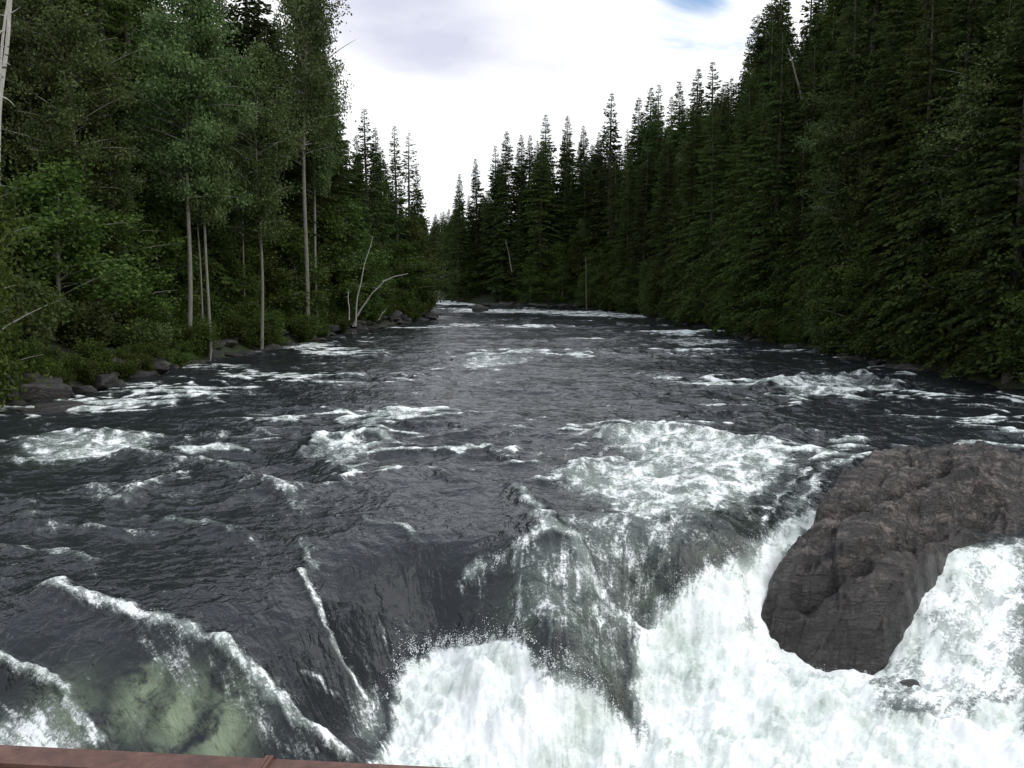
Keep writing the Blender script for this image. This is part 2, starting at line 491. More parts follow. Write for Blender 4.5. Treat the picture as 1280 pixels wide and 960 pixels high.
FOAM_LINE = [  # intensity, half width m, crest height m, points
    (0.85, 0.26, 0.10, [(672, 655), (700, 672), (728, 690), (735, 730), (765, 770), (795, 800)]),
    (0.62, 0.16, 0.05, [(700, 840), (735, 850), (760, 880)]),
    (0.60, 0.22, 0.12, [(180, 655), (250, 662), (300, 672)]), (0.58, 0.20, 0.10, [(10, 690), (60, 694), (110, 705)]),
    (0.62, 0.22, 0.16, [(290, 606), (330, 612), (350, 625), (380, 640)]), (0.60, 0.20, 0.12, [(230, 600), (190, 612), (150, 640)]),
    (0.62, 0.22, 0.14, [(420, 520), (460, 516), (500, 522)]), (0.60, 0.18, 0.12, [(330, 545), (300, 552), (270, 548)]),
    (0.60, 0.20, 0.12, [(460, 655), (500, 662), (530, 680)]), (0.55, 0.15, 0.08, [(380, 678), (385, 700), (395, 718)]),
    (0.86, 0.15, 0.22, [(60, 740), (105, 752), (200, 783), (255, 806), (300, 835), (340, 882), (385, 925), (425, 958)]),
    (0.38, 0.38, 0.0, [(200, 800), (255, 828), (300, 862), (335, 905), (380, 948)]),
    (0.83, 0.10, 0.14, [(-40, 815), (0, 832), (50, 858), (95, 900), (125, 940)]),
    (0.86, 0.09, 0.12, [(376, 718), (392, 748), (404, 775), (415, 810), (432, 845), (452, 870), (475, 890)]),
    (0.55, 0.07, 0.05, [(380, 845), (425, 875), (460, 905), (485, 940)]),
    (0.46, 0.06, 0.03, [(470, 770), (482, 800), (492, 830)]),
    (0.69, 0.28, 0.12, [(655, 692), (690, 668), (725, 690), (722, 730), (750, 768), (790, 800)]),
    (0.66, 0.25, 0.08, [(592, 722), (620, 708), (650, 684)]),
    (0.57, 0.12, 0.05, [(645, 690), (648, 730), (652, 770), (630, 800), (615, 830)]),
    (0.55, 0.11, 0.05, [(672, 700), (680, 740), (690, 790), (680, 830)]),
    (0.74, 0.25, 0.20, [(648, 618), (660, 636), (680, 655)]),
    (0.78, 0.35, 0.26, [(682, 612), (720, 592), (770, 580)]),
    (0.83, 0.33, 0.30, [(742, 556), (790, 543), (850, 548), (950, 560)]),
    (0.64, 0.25, 0.24, [(160, 572), (210, 580), (255, 588), (300, 596)]),
    (0.55, 0.38, 0.22, [(30, 556), (80, 546), (140, 550), (205, 551)]),
    (0.51, 0.25, 0.18, [(100, 622), (150, 618), (165, 640)]),
    (0.46, 0.15, 0.10, [(60, 665), (120, 668), (190, 672)]),
    (0.41, 0.12, 0.10, [(250, 668), (290, 668), (320, 690)]),
    (0.55, 0.28, 0.24, [(372, 574), (410, 556), (470, 550)]),
    (0.41, 0.19, 0.18, [(500, 540), (560, 538), (600, 545)]),
    (0.39, 0.19, 0.15, [(560, 570), (610, 565), (650, 580)]),
    (0.41, 0.19, 0.14, [(300, 608), (340, 620), (380, 625)]),
    (0.60, 0.38, 0.32, [(955, 490), (1010, 476), (1070, 474), (1130, 486)]),
    (0.46, 0.31, 0.25, [(980, 545), (1030, 548), (1080, 560)]),
    (0.51, 0.38, 0.2, [(560, 455), (610, 449), (672, 453)]),
    (0.64, 0.12, 0.06, [(1010, 590), (985, 612), (960, 640), (955, 655)]),
    (0.69, 0.18, 0.08, [(1075, 578), (1035, 590), (1010, 618), (985, 645)]),
    (0.60, 0.15, 0.06, [(1140, 735), (1165, 745), (1190, 765), (1180, 790)]),
    (0.41, 0.44, 0.2, [(0, 640), (30, 640), (55, 655)]),
]
GREEN_BLOB = [((180, 868), 0.38, 0.9), ((225, 895), 0.45, 1.0), ((280, 925), 0.5, 1.0), ((160, 895), 0.35, 0.7), ((60, 935), 0.7, 0.8), ((800, 740), 1.0, 0.22), ((700, 760), 1.2, 0.26),
              ((880, 690), 1.2, 0.18), ((740, 830), 0.8, 0.2), ((1240, 760), 1.8, 0.3), ((850, 620), 2.0, 0.3), ((100, 565), 2.0, 0.2)]
CALM = [((330, 740), 2.6), ((480, 760), 1.9), ((250, 690), 2.5), ((100, 800), 1.6), ((560, 700), 1.6), ((1000, 600), 1.4), ((220, 880), 1.4)]


def seg_dist(x, y, P):
    best = np.full(x.shape, 1e9)
    for (x0, y0), (x1, y1) in zip(P[:-1], P[1:]):
        vx, vy = x1 - x0, y1 - y0
        L = vx * vx + vy * vy + 1e-9
        t = np.clip(((x - x0) * vx + (y - y0) * vy) / L, 0, 1)
        best = np.minimum(best, (x - x0 - t * vx) ** 2 + (y - y0 - t * vy) ** 2)
    return np.sqrt(best)


def poly_sd(x, y, P):
    d = seg_dist(x, y, list(P) + [P[0]])
    ins = np.zeros(x.shape, bool)
    n = len(P)
    for i in range(n):
        x0, y0 = P[i]; x1, y1 = P[(i + 1) % n]
        c = ((y0 > y) != (y1 > y)) & (x < (x1 - x0) * (y - y0) / (y1 - y0 + 1e-12) + x0)
        ins ^= c
    return np.where(ins, -d, d)


RP = [(960, 805, 18.5), (1000, 835, 18.15), (1060, 846, 17.95), (1090, 835, 18.0), (1105, 800, 18.2), (948, 760, 18.9), (975, 695, 19.9), (1015, 652, 20.7),
      (1024, 640, 21.0), (1032, 608, 22.0), (1080, 577, 23.4), (1130, 564, 24.0), (1200, 559, 24.2), (1245, 560, 24.0), (1262, 575, 23.9), (1278, 600, 23.6),
      (1300, 622, 23.4), (1340, 640, 23.2), (1120, 640, 20.9), (1180, 610, 22.0), (1150, 590, 22.8), (1080, 615, 21.7), (1060, 660, 20.15), (1050, 700, 19.25),
      (1110, 690, 19.5), (1130, 726, 19.15), (1180, 688, 21.0), (1180, 650, 21.5), (1230, 670, 21.9), (1230, 630, 22.5), (1280, 658, 22.6), (1280, 635, 23.0),
      (1330, 664, 22.6), (1000, 760, 18.75), (1050, 780, 18.35), (1090, 760, 18.55), (1000, 710, 19.3), (1140, 700, 19.9), (1230, 590, 22.9), (1020, 800, 18.3)]
RC = np.array([at_d(*p) for p in RP])
RW = rbf_fit(RC, 0.25, 0.08)
RPOLY = [tuple(at_d(*p)[:2]) for p in [(945, 762, 18.8), (955, 806, 18.4), (1000, 838, 18.05), (1060, 848, 17.85), (1095, 838, 17.9), (1112, 800, 18.1), (1142, 730, 19.1),
                                       (1185, 693, 20.9), (1230, 677, 21.8), (1330, 668, 22.5), (1400, 655, 23.2)]] + \
        [(15.0, 24.6), (12.6, 25.1), (11.0, 24.9), (9.9, 24.3), (8.75, 23.0), (7.75, 21.7)] + [tuple(at_d(*p)[:2]) for p in [(1008, 655, 20.6), (968, 700, 19.8)]]





def build_water():
    ys = [-6.0]
    while ys[-1] < 230:
        y = ys[-1]
        if y < 9: s = 0.25
        elif y < 13.2: s = 0.06
        elif y < 24: s = 0.030
        else: s = min(0.34, 0.030 + (y - 24) * 0.0042)
        ys.append(y + s)
    ys += list(np.linspace(ys[-1] + 1, 420, 60))
    ys = np.array(ys)
    nin = 760
    u = np.r_[-np.linspace(6, 1.04, 34) if False else np.array([]), np.linspace(-1, 1, nin)]
    half = 0.63 * np.maximum(ys, 12.5)
    half = np.minimum(half, 62)
    inner = half[:, None] * u[None, :]
    ext = np.linspace(0.03, 1, 40) ** 1.3
    left = inner[:, :1] - ext[::-1][None, :] * np.maximum(4, 45 - half)[:, None]
    right = inner[:, -1:] + ext[None, :] * np.maximum(4, 45 - half)[:, None]
    left = np.where(ys[:, None] > 190, inner[:, :1] - ext[::-1][None, :] * 230, left)
    X = np.concatenate([left, inner, right], 1)
    Y = np.repeat(ys[:, None], X.shape[1], 1)
    nr, nc = X.shape
    B = water_base(X, Y)
    jx = 0.16 * fbm(X * 1.3, Y * 1.3, 201, 3); jy = 0.16 * fbm(X * 1.3, Y * 1.3, 211, 3)
    far = sstep(14, 50, Y)
    XW = X + jx * (1 + 3 * far) + 0.05 * pn(X * 5, Y * 5, 33); YW = Y + jy * (1 + 5 * far) + 0.05 * pn(X * 5, Y * 5, 34)
    foam = np.zeros_like(X); crest = np.zeros_like(X)
    for inten, edge, pts in FOAM_POLY:
        P = [tuple(at_w(*p)) for p in pts]
        ax = np.array(P); m = 3 * edge + 1
        r0 = np.searchsorted(ys, ax[:, 1].min() - m); r1 = np.searchsorted(ys, ax[:, 1].max() + m)
        sl = slice(r0, r1)
        sd = poly_sd(XW[sl], YW[sl], P)
        foam[sl] = np.maximum(foam[sl], inten * (1 - sstep(-edge, edge, sd)))
    for inten, w, hgt, pts in FOAM_LINE:
        P = [tuple(at_w(*p)) for p in pts]
        ax = np.array(P); m = 6 * w + 1
        r0 = np.searchsorted(ys, ax[:, 1].min() - m); r1 = np.searchsorted(ys, ax[:, 1].max() + m)
        sl = slice(r0, r1)
        d = seg_dist(XW[sl], YW[sl], P)
        brk = 0.85 + 0.5 * pn(X[sl] * 1.9, Y[sl] * 1.9, 41)
        foam[sl] = np.maximum(foam[sl], inten * brk * np.exp(-(d / w) ** 2 * 0.8))
        crest[sl] += hgt * brk * np.exp(-(d / (w * 1.6)) ** 2)
    # white water wraps the foot of the boulder and fills the pool under the bridge
    rs_ = poly_sd(XW[:np.searchsorted(ys, 27)], YW[:np.searchsorted(ys, 27)], RPOLY)
    lowz = 1 - sstep(-1.0, -0.45, B[:len(rs_)])
    foam[:len(rs_)] = np.maximum(foam[:len(rs_)], 1.0 * lowz * (1 - sstep(0.25, 0.9, rs_)))
    foam = np.maximum(foam, 1.05 * (1 - sstep(14.8, 15.6, YW)) * sstep(-1.9, -1.2, XW - (14 - Y) * -0.3))
    c_ = at(1150, 862, -2.2)
    foam[:len(rs_)] = np.maximum(foam[:len(rs_)], 0.72 * np.exp(-(((X - c_[0]) ** 2 + (Y - c_[1]) ** 2)[:len(rs_)] / 1.6 ** 2) ** 2))
    green = np.zeros_like(X)
    for p, r, a in GREEN_BLOB:
        c = at_w(*p)
        green = np.maximum(green, a * np.exp(-(((X - c[0]) ** 2 + (Y - c[1]) ** 2) / r ** 2)))
    calm = np.zeros_like(X)
    for p, r in CALM:
        c = at_w(*p)
        calm = np.maximum(calm, np.exp(-(((X - c[0]) ** 2 + (Y - c[1]) ** 2) / r ** 2) ** 1.5))
    # --- waves: standing waves elongated across the flow, sharpened crests
    dwx = X + 0.9 * fbm(X / 3.1, Y / 3.1, 51, 2); dwy = Y + 0.9 * fbm(X / 3.1 + 9, Y / 3.1, 53, 2)
    amp = (1 - 0.72 * calm) * (0.50 + 0.50 * sstep(18, 26, Y)) * (1 - 0.35 * sstep(70, 150, Y))

    def ridged(a, b, s):
        n = pn(a, b, s)
        return (1 - np.abs(n) * 2.6)
    w1 = ridged(dwx / 5.2, dwy / 3.0, 61); w2 = ridged(dwx / 2.3 + 3, dwy / 1.5, 62)
    w3 = ridged(dwx / 1.1 + 3, dwy / 0.75, 63); w4 = pn(dwx / 0.42, dwy / 0.32, 64)
    big = pn(X / 9.0, Y / 6.5, 60)
    patch = 0.75 + 0.9 * pn(X / 11.0, Y / 9.0, 66)
    patch = np.clip(patch, 0.3, 1.5)
    f3 = 1 - sstep(45, 90, Y); f4 = 1 - sstep(22, 40, Y)
    wav = 0.26 * big + 0.19 * w1 + 0.15 * w2 + 0.05 * w3 * (0.4 + 0.6 * f3) + 0.012 * w4 * f4
    wav += 0.005 * ridged(X / 0.26, Y / 0.2, 65) * (1 - sstep(16, 26, Y))
    wav *= amp * patch
    # slanting ripples on the smooth tongue
    wav += calm * (0.035 * pn((X + Y * .5) / 0.9, (Y - X * .3) / 0.35, 68) + 0.010 * pn((X + Y * .4) / 0.34, (Y - X * .3) / 0.16, 69) + 0.07 * pn(X / 1.4, Y / 1.0, 67))
    crests = 0.55 * w1 + 0.75 * w2 + 0.45 * w3 * (0.4 + 0.6 * f3) + 0.9 * pn(X / 7.0 + 4, Y / 5.0, 91)
    cap = sstep(0.88, 1.42, crests * patch) * (1 - calm) * (0.25 + 0.75 * sstep(19, 25, Y))
    foam = np.maximum(foam, 0.76 * cap)
    foam = np.maximum(foam, 0.30 * sstep(-0.1, 0.5, pn(X / 3.0, Y / 9.0, 93)) * (1 - calm) * sstep(20, 26, Y))
    # whitewater at the foot of the banks is faint
    dshore = np.minimum(X - bankL(ys)[:, None], bankR(ys)[:, None] - X)
    # --- billows and spikes of the white water
    fx, fy = X - 1.0, Y - 8.0
    FA = np.arctan2(fx, np.maximum(fy, 0.5)) * 13.0 + 0.3 * jx; FR = np.sqrt(fx * fx + fy * fy) + 2 * jy
    fs = np.clip(foam, 0, 1) * (1 - sstep(30, 60, Y) * 0.5)
    heavy = sstep(0.75, 1.05, foam) * (1 - sstep(24, 27, Y))
    bil = np.abs(pn(X * 0.9, Y * 0.9, 81)) * 0.50 + np.abs(pn(X * 2.1, Y * 2.1, 82)) * 0.22 + pn(X * 4.6, Y * 4.6, 83) * 0.07 + pn(X * 10, Y * 10, 84) * 0.045 + pn(X * 19, Y * 19, 86) * 0.02
    med = 0.16 * fbm(FA * 1.0, FR * 0.55, 85, 4, 0.6)
    plunge = np.exp(-(((X - at_w(600, 850)[0]) / 2.3) ** 2 + ((Y - at_w(600, 850)[1]) / 1.2) ** 2))
    heavy[:len(rs_)] *= 0.25 + 0.75 * sstep(0.0, 0.9, rs_)
    Z = B + wav + crest + fs * med * (1 - sstep(26, 60, Y)) + heavy * (bil - 0.20) * (0.9 + 0.7 * plunge) + 0.15 * plunge * heavy
    Z += 0.22 * sstep(0.5, 0.9, foam) * sstep(140, 150, Y) * pn(X / 1.6, Y / 1.2, 87)
    co = np.stack([X, Y, Z], -1).reshape(-1, 3)
    me = mesh_from('river_water', co, grid_faces(nr, nc), 4)
    set_attr(me, 'foam', foam); set_attr(me, 'green', green); set_attr(me, 'calm', calm); set_attr(me, 'heavy', heavy)
    a = me.attributes.new('flow', 'FLOAT_VECTOR', 'POINT'); a.data.foreach_set('vector', np.stack([FA, FR * 0.30, 0 * FA], -1).astype(np.float32).ravel())
    return me, X, Y, Z, foam, heavy


def water_mat():
    m, t, p, out = new_mat('river_water')
    tcn = N(t, 'ShaderNodeTexCoord'); P = tcn.outputs['Object']

    def attr(n):
        a = N(t, 'ShaderNodeAttribute'); a.attribute_name = n; return a.outputs['Fac']
    foam, green, calm, heavy = attr('foam'), attr('green'), attr('calm'), attr('heavy')
    fa = N(t, 'ShaderNodeAttribute'); fa.attribute_name = 'flow'; FL = fa.outputs['Vector']
    nA = noise(t, 1.5, 8, 0.62, 0.9, FL)
    nB = noise(t, 5.0, 6, 0.68, 0.6, FL)
    nC = noise(t, 1.3, 7, 0.6, 0.8, P)
    nD = noise(t, 15.0, 5, 0.72, 0.8, P)
    s1 = math_n(t, 'SUBTRACT', math_n(t, 'ADD', nA.outputs['Fac'], nC.outputs['Fac']), 1.0)
    s2 = math_n(t, 'SUBTRACT', math_n(t, 'ADD', nB.outputs['Fac'], nD.outputs['Fac']), 1.0)
    var = math_n(t, 'ADD', math_n(t, 'MULTIPLY', s1, 1.25), math_n(t, 'MULTIPLY', s2, 1.5))
    v = math_n(t, 'ADD', foam, var)
    fm = math_n(t, 'MAXIMUM', maprange(t, v, 0.42, 0.90), math_n(t, 'MULTIPLY', heavy, 0.86))
    film = maprange(t, v, 0.18, 0.85, 0, 0.24)
    aer = math_n(t, 'MAXIMUM', math_n(t, 'MULTIPLY', green, maprange(t, math_n(t, 'ADD', nC.outputs['Fac'], math_n(t, 'MULTIPLY', s2, 0.3)), 0.32, 0.58)), 0.0)
    milk = maprange(t, foam, 0.30, 0.95, 0, 0.85)
    body = mixc(t, aer, (0.017, 0.020, 0.022), (0.22, 0.27, 0.17))
    body = mixc(t, milk, body, (0.25, 0.30, 0.26))
    body = mixc(t, film, body, (0.35, 0.40, 0.38))
    nE = noise(t, 0.9, 6, 0.6, 0.5, P)
    wv = math_n(t, 'ADD', math_n(t, 'MULTIPLY', math_n(t, 'SUBTRACT', nE.outputs['Fac'], 0.5), 1.5), math_n(t, 'ADD', math_n(t, 'ADD', math_n(t, 'MULTIPLY', s2, 0.45), math_n(t, 'MULTIPLY', s1, 0.45)), 0.52))
    white = ramp(t, wv, [(0.10, (0.42, 0.49, 0.42)), (0.45, (0.76, 0.80, 0.75)), (0.68, (0.92, 0.93, 0.91))])
    c = mixc(t, fm, body, white)
    t.links.new(c, p.inputs['Base Color'])
    t.links.new(maprange(t, fm, 0, 1, 0.10, 0.85), p.inputs['Roughness'])
    p.inputs['IOR'].default_value = 1.33
    # ripples
    r1 = noise(t, 2.4, 3, 0.5, 0.6, P); r2 = noise(t, 9.0, 3, 0.55, 0.5, P); r3 = noise(t, 3.4, 4, 0.55, 0.5, FL)
    hh = math_n(t, 'ADD', math_n(t, 'MULTIPLY', r1.outputs['Fac'], 0.105), math_n(t, 'MULTIPLY', r2.outputs['Fac'], 0.013))
    hh = math_n(t, 'ADD', hh, math_n(t, 'MULTIPLY', r3.outputs['Fac'], 0.05))
    hh = math_n(t, 'MULTIPLY', hh, maprange(t, fm, 0, 1, 1.0, 0.3, False))
    bub = noise(t, 22.0, 4, 0.7, 0.5, P)
    hf = math_n(t, 'MULTIPLY', math_n(t, 'MULTIPLY', bub.outputs['Fac'], 0.018), fm)
    hf = math_n(t, 'ADD', hf, math_n(t, 'MULTIPLY', fm, 0.03))
    bp = N(t, 'ShaderNodeBump'); bp.inputs['Strength'].default_value = 1.0; bp.inputs['Distance'].default_value = 1.0
    t.links.new(math_n(t, 'ADD', hh, hf), bp.inputs['Height']); t.links.new(bp.outputs[0], p.inputs['Normal'])
    return m


wme, WX, WY, WZ, WF, WH = build_water()
river = link('water', wme, water_mat())
tag(river, 'dark churning river with white rapids pouring over a ledge', 'river', kind='structure')

# ------------------------------------------------------------------ spray
def build_spray():
    rng = np.random.default_rng(5)
    pos = []; size = []
    # drops thrown up along the rims of the plunging white water
    rims = [([(488, 880), (505, 835), (545, 812), (610, 803), (665, 822), (690, 850), (742, 868), (768, 890)], 5200, 0.32, 0.45),
            ([(1012, 645), (940, 690), (880, 725), (822, 765), (795, 800)], 3000, 0.22, 0.25),
            ([(935, 740), (940, 800), (975, 842), (1040, 850), (1085, 852)], 1800, 0.20, 0.25),
            ([(100, 752), (200, 783), (255, 806), (300, 835), (340, 882), (425, 958)], 2600, 0.12, 0.14),
            ([(376, 718), (392, 748), (404, 775), (432, 845)], 500, 0.06, 0.10),
            ([(682, 612), (720, 592), (790, 543), (850, 548), (950, 560)], 1800, 0.3, 0.2),
            ([(655, 692), (690, 668), (725, 690), (722, 730), (790, 800)], 900, 0.15, 0.18),
            ([(592, 722), (620, 708), (650, 684)], 500, 0.12, 0.18),
            ([(1140, 735), (1165, 745), (1120, 830)], 700, 0.12, 0.15),
            ([(160, 572), (210, 580), (300, 596)], 500, 0.2, 0.12), ([(955, 490), (1010, 476), (1130, 486)], 500, 0.4, 0.15)]
    for pts, n, sp, hh in rims:
        P = np.array([at_w(*p) for p in pts])
        seg = np.sqrt(((P[1:] - P[:-1]) ** 2).sum(1)); cum = np.r_[0, np.cumsum(seg)]
        nj = max(8, n // 38)
        for j in range(nj):                      # each jet: a ragged finger of drops thrown along a short arc
            s_ = rng.random() * cum[-1]; k = int(rng.integers(18, 60))
            x0 = np.interp(s_, cum, P[:, 0]) + rng.normal(0, sp * .4); y0 = np.interp(s_, cum, P[:, 1]) + rng.normal(0, sp * .4)
            L = hh * rng.uniform(0.25, 1.0) * (1.5 if rng.random() < 0.15 else 0.8)
            dx_, dy_ = rng.normal(0, 0.45, 2)
            q = rng.random(k) ** 1.7
            w_ = 0.015 + 0.05 * q
            x = x0 + dx_ * L * q + rng.normal(0, 1, k) * w_; y = y0 + dy_ * L * q + rng.normal(0, 1, k) * w_
            z = water_base(x, y) + 0.08 + L * (1.3 * q - 0.5 * q * q) + rng.normal(0, 1, k) * w_
            pos.append(np.c_[x, y, z]); size.append((0.003 + 0.010 * rng.random(k) ** 2.5) * (1 - 0.5 * q) * (1 + (y > 24) * 0.6))
    pos = np.concatenate(pos); size = np.concatenate(size)
    n = len(pos)
    # small irregular octahedra
    base = np.array([[1, 0, 0], [-1, 0, 0], [0, 1, 0], [0, -1, 0], [0, 0, 1], [0, 0, -1]], float)
    tri = np.array([[0, 2, 4], [2, 1, 4], [1, 3, 4], [3, 0, 4], [2, 0, 5], [1, 2, 5], [3, 1, 5], [0, 3, 5]])
    st = 1 + 0.7 * rng.random((n, 1, 3))
    co = pos[:, None, :] + base[None] * size[:, None, None] * st + rng.normal(0, 0.15, (n, 6, 3)) * size[:, None, None]
    fa = tri[None] + (np.arange(n) * 6)[:, None, None]
    return mesh_from('spray_drops', co.reshape(-1, 3), fa.reshape(-1, 3), 3)


m, t, p, out = new_mat('spray_drops')
p.inputs['Base Color'].default_value = (0.85, 0.87, 0.87, 1); p.inputs['Roughness'].default_value = 0.35
tag(link('spray', build_spray(), m), 'white drops of spray thrown up where the river plunges over the ledge', 'spray', kind='stuff')

# ------------------------------------------------------------------ ground
def build_ground():
    xs = np.r_[-1500, -900, -500, -300, -200, np.arange(-150, -60, 6.0), np.arange(-60, 60, 0.9), np.arange(60, 150, 6.0), 200, 300, 500, 900, 1500]
    ys = np.r_[-300, -150, -80, -40, np.arange(-25, 30, 2.5), np.arange(30, 200, 0.9), np.arange(200, 460, 5.0), 500, 600, 800, 1100, 1500, 2200, 3200]
    X, Y = np.meshgrid(xs, ys)
    Z = ground_z(X, Y)
    return mesh_from('ground', np.stack([X, Y, Z], -1).reshape(-1, 3), grid_faces(*X.shape), 4)


m, t, p, out = new_mat('forest_floor')
tcn = N(t, 'ShaderNodeTexCoord')
n1 = noise(t, 0.35, 8, 0.65, 0.3, tcn.outputs['Object']); n2 = noise(t, 4.0, 6, 0.7, 0, tcn.outputs['Object'])
c1 = ramp(t, n2.outputs['Fac'], [(0.35, (0.010, 0.009, 0.007)), (0.65, (0.045, 0.038, 0.030))])
c2 = ramp(t, n2.outputs['Fac'], [(0.35, (0.014, 0.024, 0.008)), (0.65, (0.045, 0.07, 0.02))])
t.links.new(mixc(t, maprange(t, n1.outputs['Fac'], 0.42, 0.56), c1, c2), p.inputs['Base Color'])
p.inputs['Roughness'].default_value = 0.9
bp = N(t, 'ShaderNodeBump'); bp.inputs['Strength'].default_value = 0.8; bp.inputs['Distance'].default_value = 0.3
t.links.new(n2.outputs['Fac'], bp.inputs['Height']); t.links.new(bp.outputs[0], p.inputs['Normal'])
tag(link('ground', build_ground(), m), 'mossy forest floor rising from both banks', 'ground', kind='structure')

# ------------------------------------------------------------------ big boulder in the falls
def build_boulder():
    xs = np.arange(4.2, 17.0, 0.034); ys = np.arange(16.4, 26.8, 0.034)
    X, Y = np.meshgrid(xs, ys)
    sd = poly_sd(X + 0.10 * fbm(X * 1.5, Y * 1.5, 301, 3), Y + 0.10 * fbm(X * 1.5, Y * 1.5, 305, 3), RPOLY)
    Z = rbf_eval(RC, RW, 0.25, X, Y)
    Z = np.clip(Z, -2.9, 1.25)
    # foliation: ledges and cracks running up to the right
    a = math.radians(47)
    U = X * math.cos(a) + Y * math.sin(a); V = -X * math.sin(a) + Y * math.cos(a)
    V = V + 0.16 * fbm(U / 2.4, V / 1.4, 311, 3)
    st = V / 0.95
    fr = st - np.floor(st)
    ledge = (sstep(0.82, 1.0, fr) - fr) * 0.24 * (0.35 + 1.3 * np.abs(pn(U / 2.6, np.floor(st) * 7.7, 312)))
    rr = np.random.default_rng(9)

    def blocks(su, sv, n, off, tilt, seed):
        # stretched cells, each a tilted flat facet
        r_ = np.random.default_rng(seed)
        uu = U + 0.12 * fbm(U * 1.3, V * 1.3, seed, 3); vv = V + 0.10 * fbm(U * 1.7, V * 1.7, seed + 5, 3)
        cu = r_.uniform(U.min(), U.max(), n); cv = r_.uniform(V.min(), V.max(), n)
        o_ = r_.uniform(-off, off, n); tu = r_.normal(0, tilt, n); tv = r_.normal(0, tilt, n)
        best = np.full(X.shape, 1e9); z_ = np.zeros(X.shape)
        for i in range(n):
            a_ = (uu - cu[i]) / su; b_ = (vv - cv[i]) / sv
            d_ = a_ * a_ + b_ * b_
            zi = o_[i] + tu[i] * np.clip(a_, -1, 1) * su + tv[i] * np.clip(b_, -1.2, 1.2) * sv
            m_ = d_ < best
            best[m_] = d_[m_]; z_[m_] = zi[m_]
        return z_
    crack = 0.025 * fbm(X * 5, Y * 5, 330, 4, 0.7) + blocks(2.8, 0.60, 80, 0.07, 0.05, 21) + blocks(1.0, 0.22, 420, 0.025, 0.06, 22)
    rg = 0.045 * fbm(U * 0.7, V * 2.6, 314, 6, 0.55) - 0.06 * np.exp(-(fbm(U / 1.6, V / 0.5, 316, 3) / 0.05) ** 2)
    # the long main cleft
    C = [tuple(at_d(*p)[:2]) for p in [(1018, 648, 20.9), (1080, 628, 21.2), (1130, 600, 22.3), (1185, 578, 23.4)]]
    C2 = [tuple(at_d(*p)[:2]) for p in [(1010, 745, 18.9), (1060, 720, 19.2), (1115, 688, 19.9), (1180, 645, 21.6), (1250, 602, 22.9)]]
    wob = 0.12 * fbm(X * 1.6, Y * 1.6, 340, 3)
    cleft = -0.55 * np.exp(-(seg_dist(X + wob, Y - wob, C) / 0.15) ** 2) - 0.45 * np.exp(-(seg_dist(X - wob, Y + wob, C2) / 0.17) ** 2)
    Z = Z + ledge + crack + rg + cleft
    e = np.clip(sd + 0.12, 0, 3)
    Z = Z - 2.2 * e - 5.0 * np.clip(sd, 0, 3) ** 1.0
    Z = np.maximum(Z, -4.2)
    nr, nc = X.shape
    keep = Z > -4.15
    f = grid_faces(nr, nc)
    kf = keep.ravel()
    f = f[kf[f].any(1)]
    used = np.zeros(nr * nc, bool); used[f.ravel()] = True
    remap = np.cumsum(used) - 1
    co = np.stack([X, Y, Z], -1).reshape(-1, 3)[used]
    return mesh_from('boulder', co, remap[f], 4)


tag(link('boulder', build_boulder(), M['boulder']), 'huge dark wet slab-sided boulder standing in the falls at right', 'boulder')

# ------------------------------------------------------------------ smaller rocks
def rock_mesh(seed, flat=0.7):
    import bmesh
    bm = bmesh.new()
    bmesh.ops.create_icosphere(bm, subdivisions=4, radius=1.0)
    co = np.array([v.co[:] for v in bm.verts])
    rng = np.random.default_rng(seed)
    # chop with random planes for facets
    for _ in range(11):
        n = rng.normal(size=3); n /= np.linalg.norm(n)
        d = rng.uniform(0.55, 0.85)
        k = co @ n - d
        co = co - np.clip(k, 0, None)[:, None] * n[None] * 0.92
    co *= 1 + 0.10 * fbm(co[:, 0] * 2 + seed, co[:, 1] * 2 + co[:, 2] * 1.7, seed, 4)[:, None]
    co *= np.array([1.0, rng.uniform(0.6, 0.9), flat * rng.uniform(0.75, 1.1)])
    for v, c in zip(bm.verts, co): v.co = c
    me = bpy.data.meshes.new('rock'); bm.to_mesh(me); bm.free()
    me.polygons.foreach_set('use_smooth', np.full(len(me.polygons), True))
    return me


ROCKS = [rock_mesh(s, f) for s, f in ((1, .7), (2, .6), (3, .8), (4, .5), (5, .7))]
for r_ in ROCKS: r_.materials.append(M['rock'])


def place_rock(i, x, y, z, s, rz, label, group=None, mat=None, name='rock', tilt=0.0):
    me = ROCKS[i % 5]
    o = bpy.data.objects.new(name, me)
    COL.objects.link(o)
    if mat is not None:
        me2 = me.copy(); me2.materials.clear(); me2.materials.append(mat); o.data = me2
    o.location = (x, y, z); o.scale = (s, s, s) if not isinstance(s, tuple) else s
    o.rotation_euler = (tilt, tilt * 0.6, rz)
    return tag(o, label, 'rock', group)


w = at(1150, 862, -2.2)
place_rock(1, w[0] + .05, w[1] + .15, -2.50, (1.0, 0.6, 0.62), 0.9, 'low wet rock washed over by white water below the huge boulder', mat=M['boulder'], tilt=.3)
w = at_d(600, 388, 150)
place_rock(2, w[0], 150, 0.3, (1.5, 1.2, 1.4), 0.3, 'dark rock standing alone in mid river at the far rapids')
w = at(600, 409, 0.1)
place_rock(3, w[0], w[1], 0.0, (0.7, 0.8, 0.32), 1.2, 'small flat rock just breaking the water below the far rapids')
w = at(512, 398, 0.3)
place_rock(0, -15.0, 128.5, 0.2, (4.6, 3.0, 1.7), 0.1, 'long dark rock shelf at the tip of the left bank by the far rapids')
place_rock(4, -9.6, 131.5, 0.0, (3.2, 2.0, 1.0), -0.35, 'low dark rock reaching into the river from the tip of the left bank')
w = at(14, 526, 0.1)
place_rock(1, w[0], w[1], 0.05, 0.5, 0.4, 'rusty red stone at the water edge below the grey bank rocks', mat=M['redrock'])
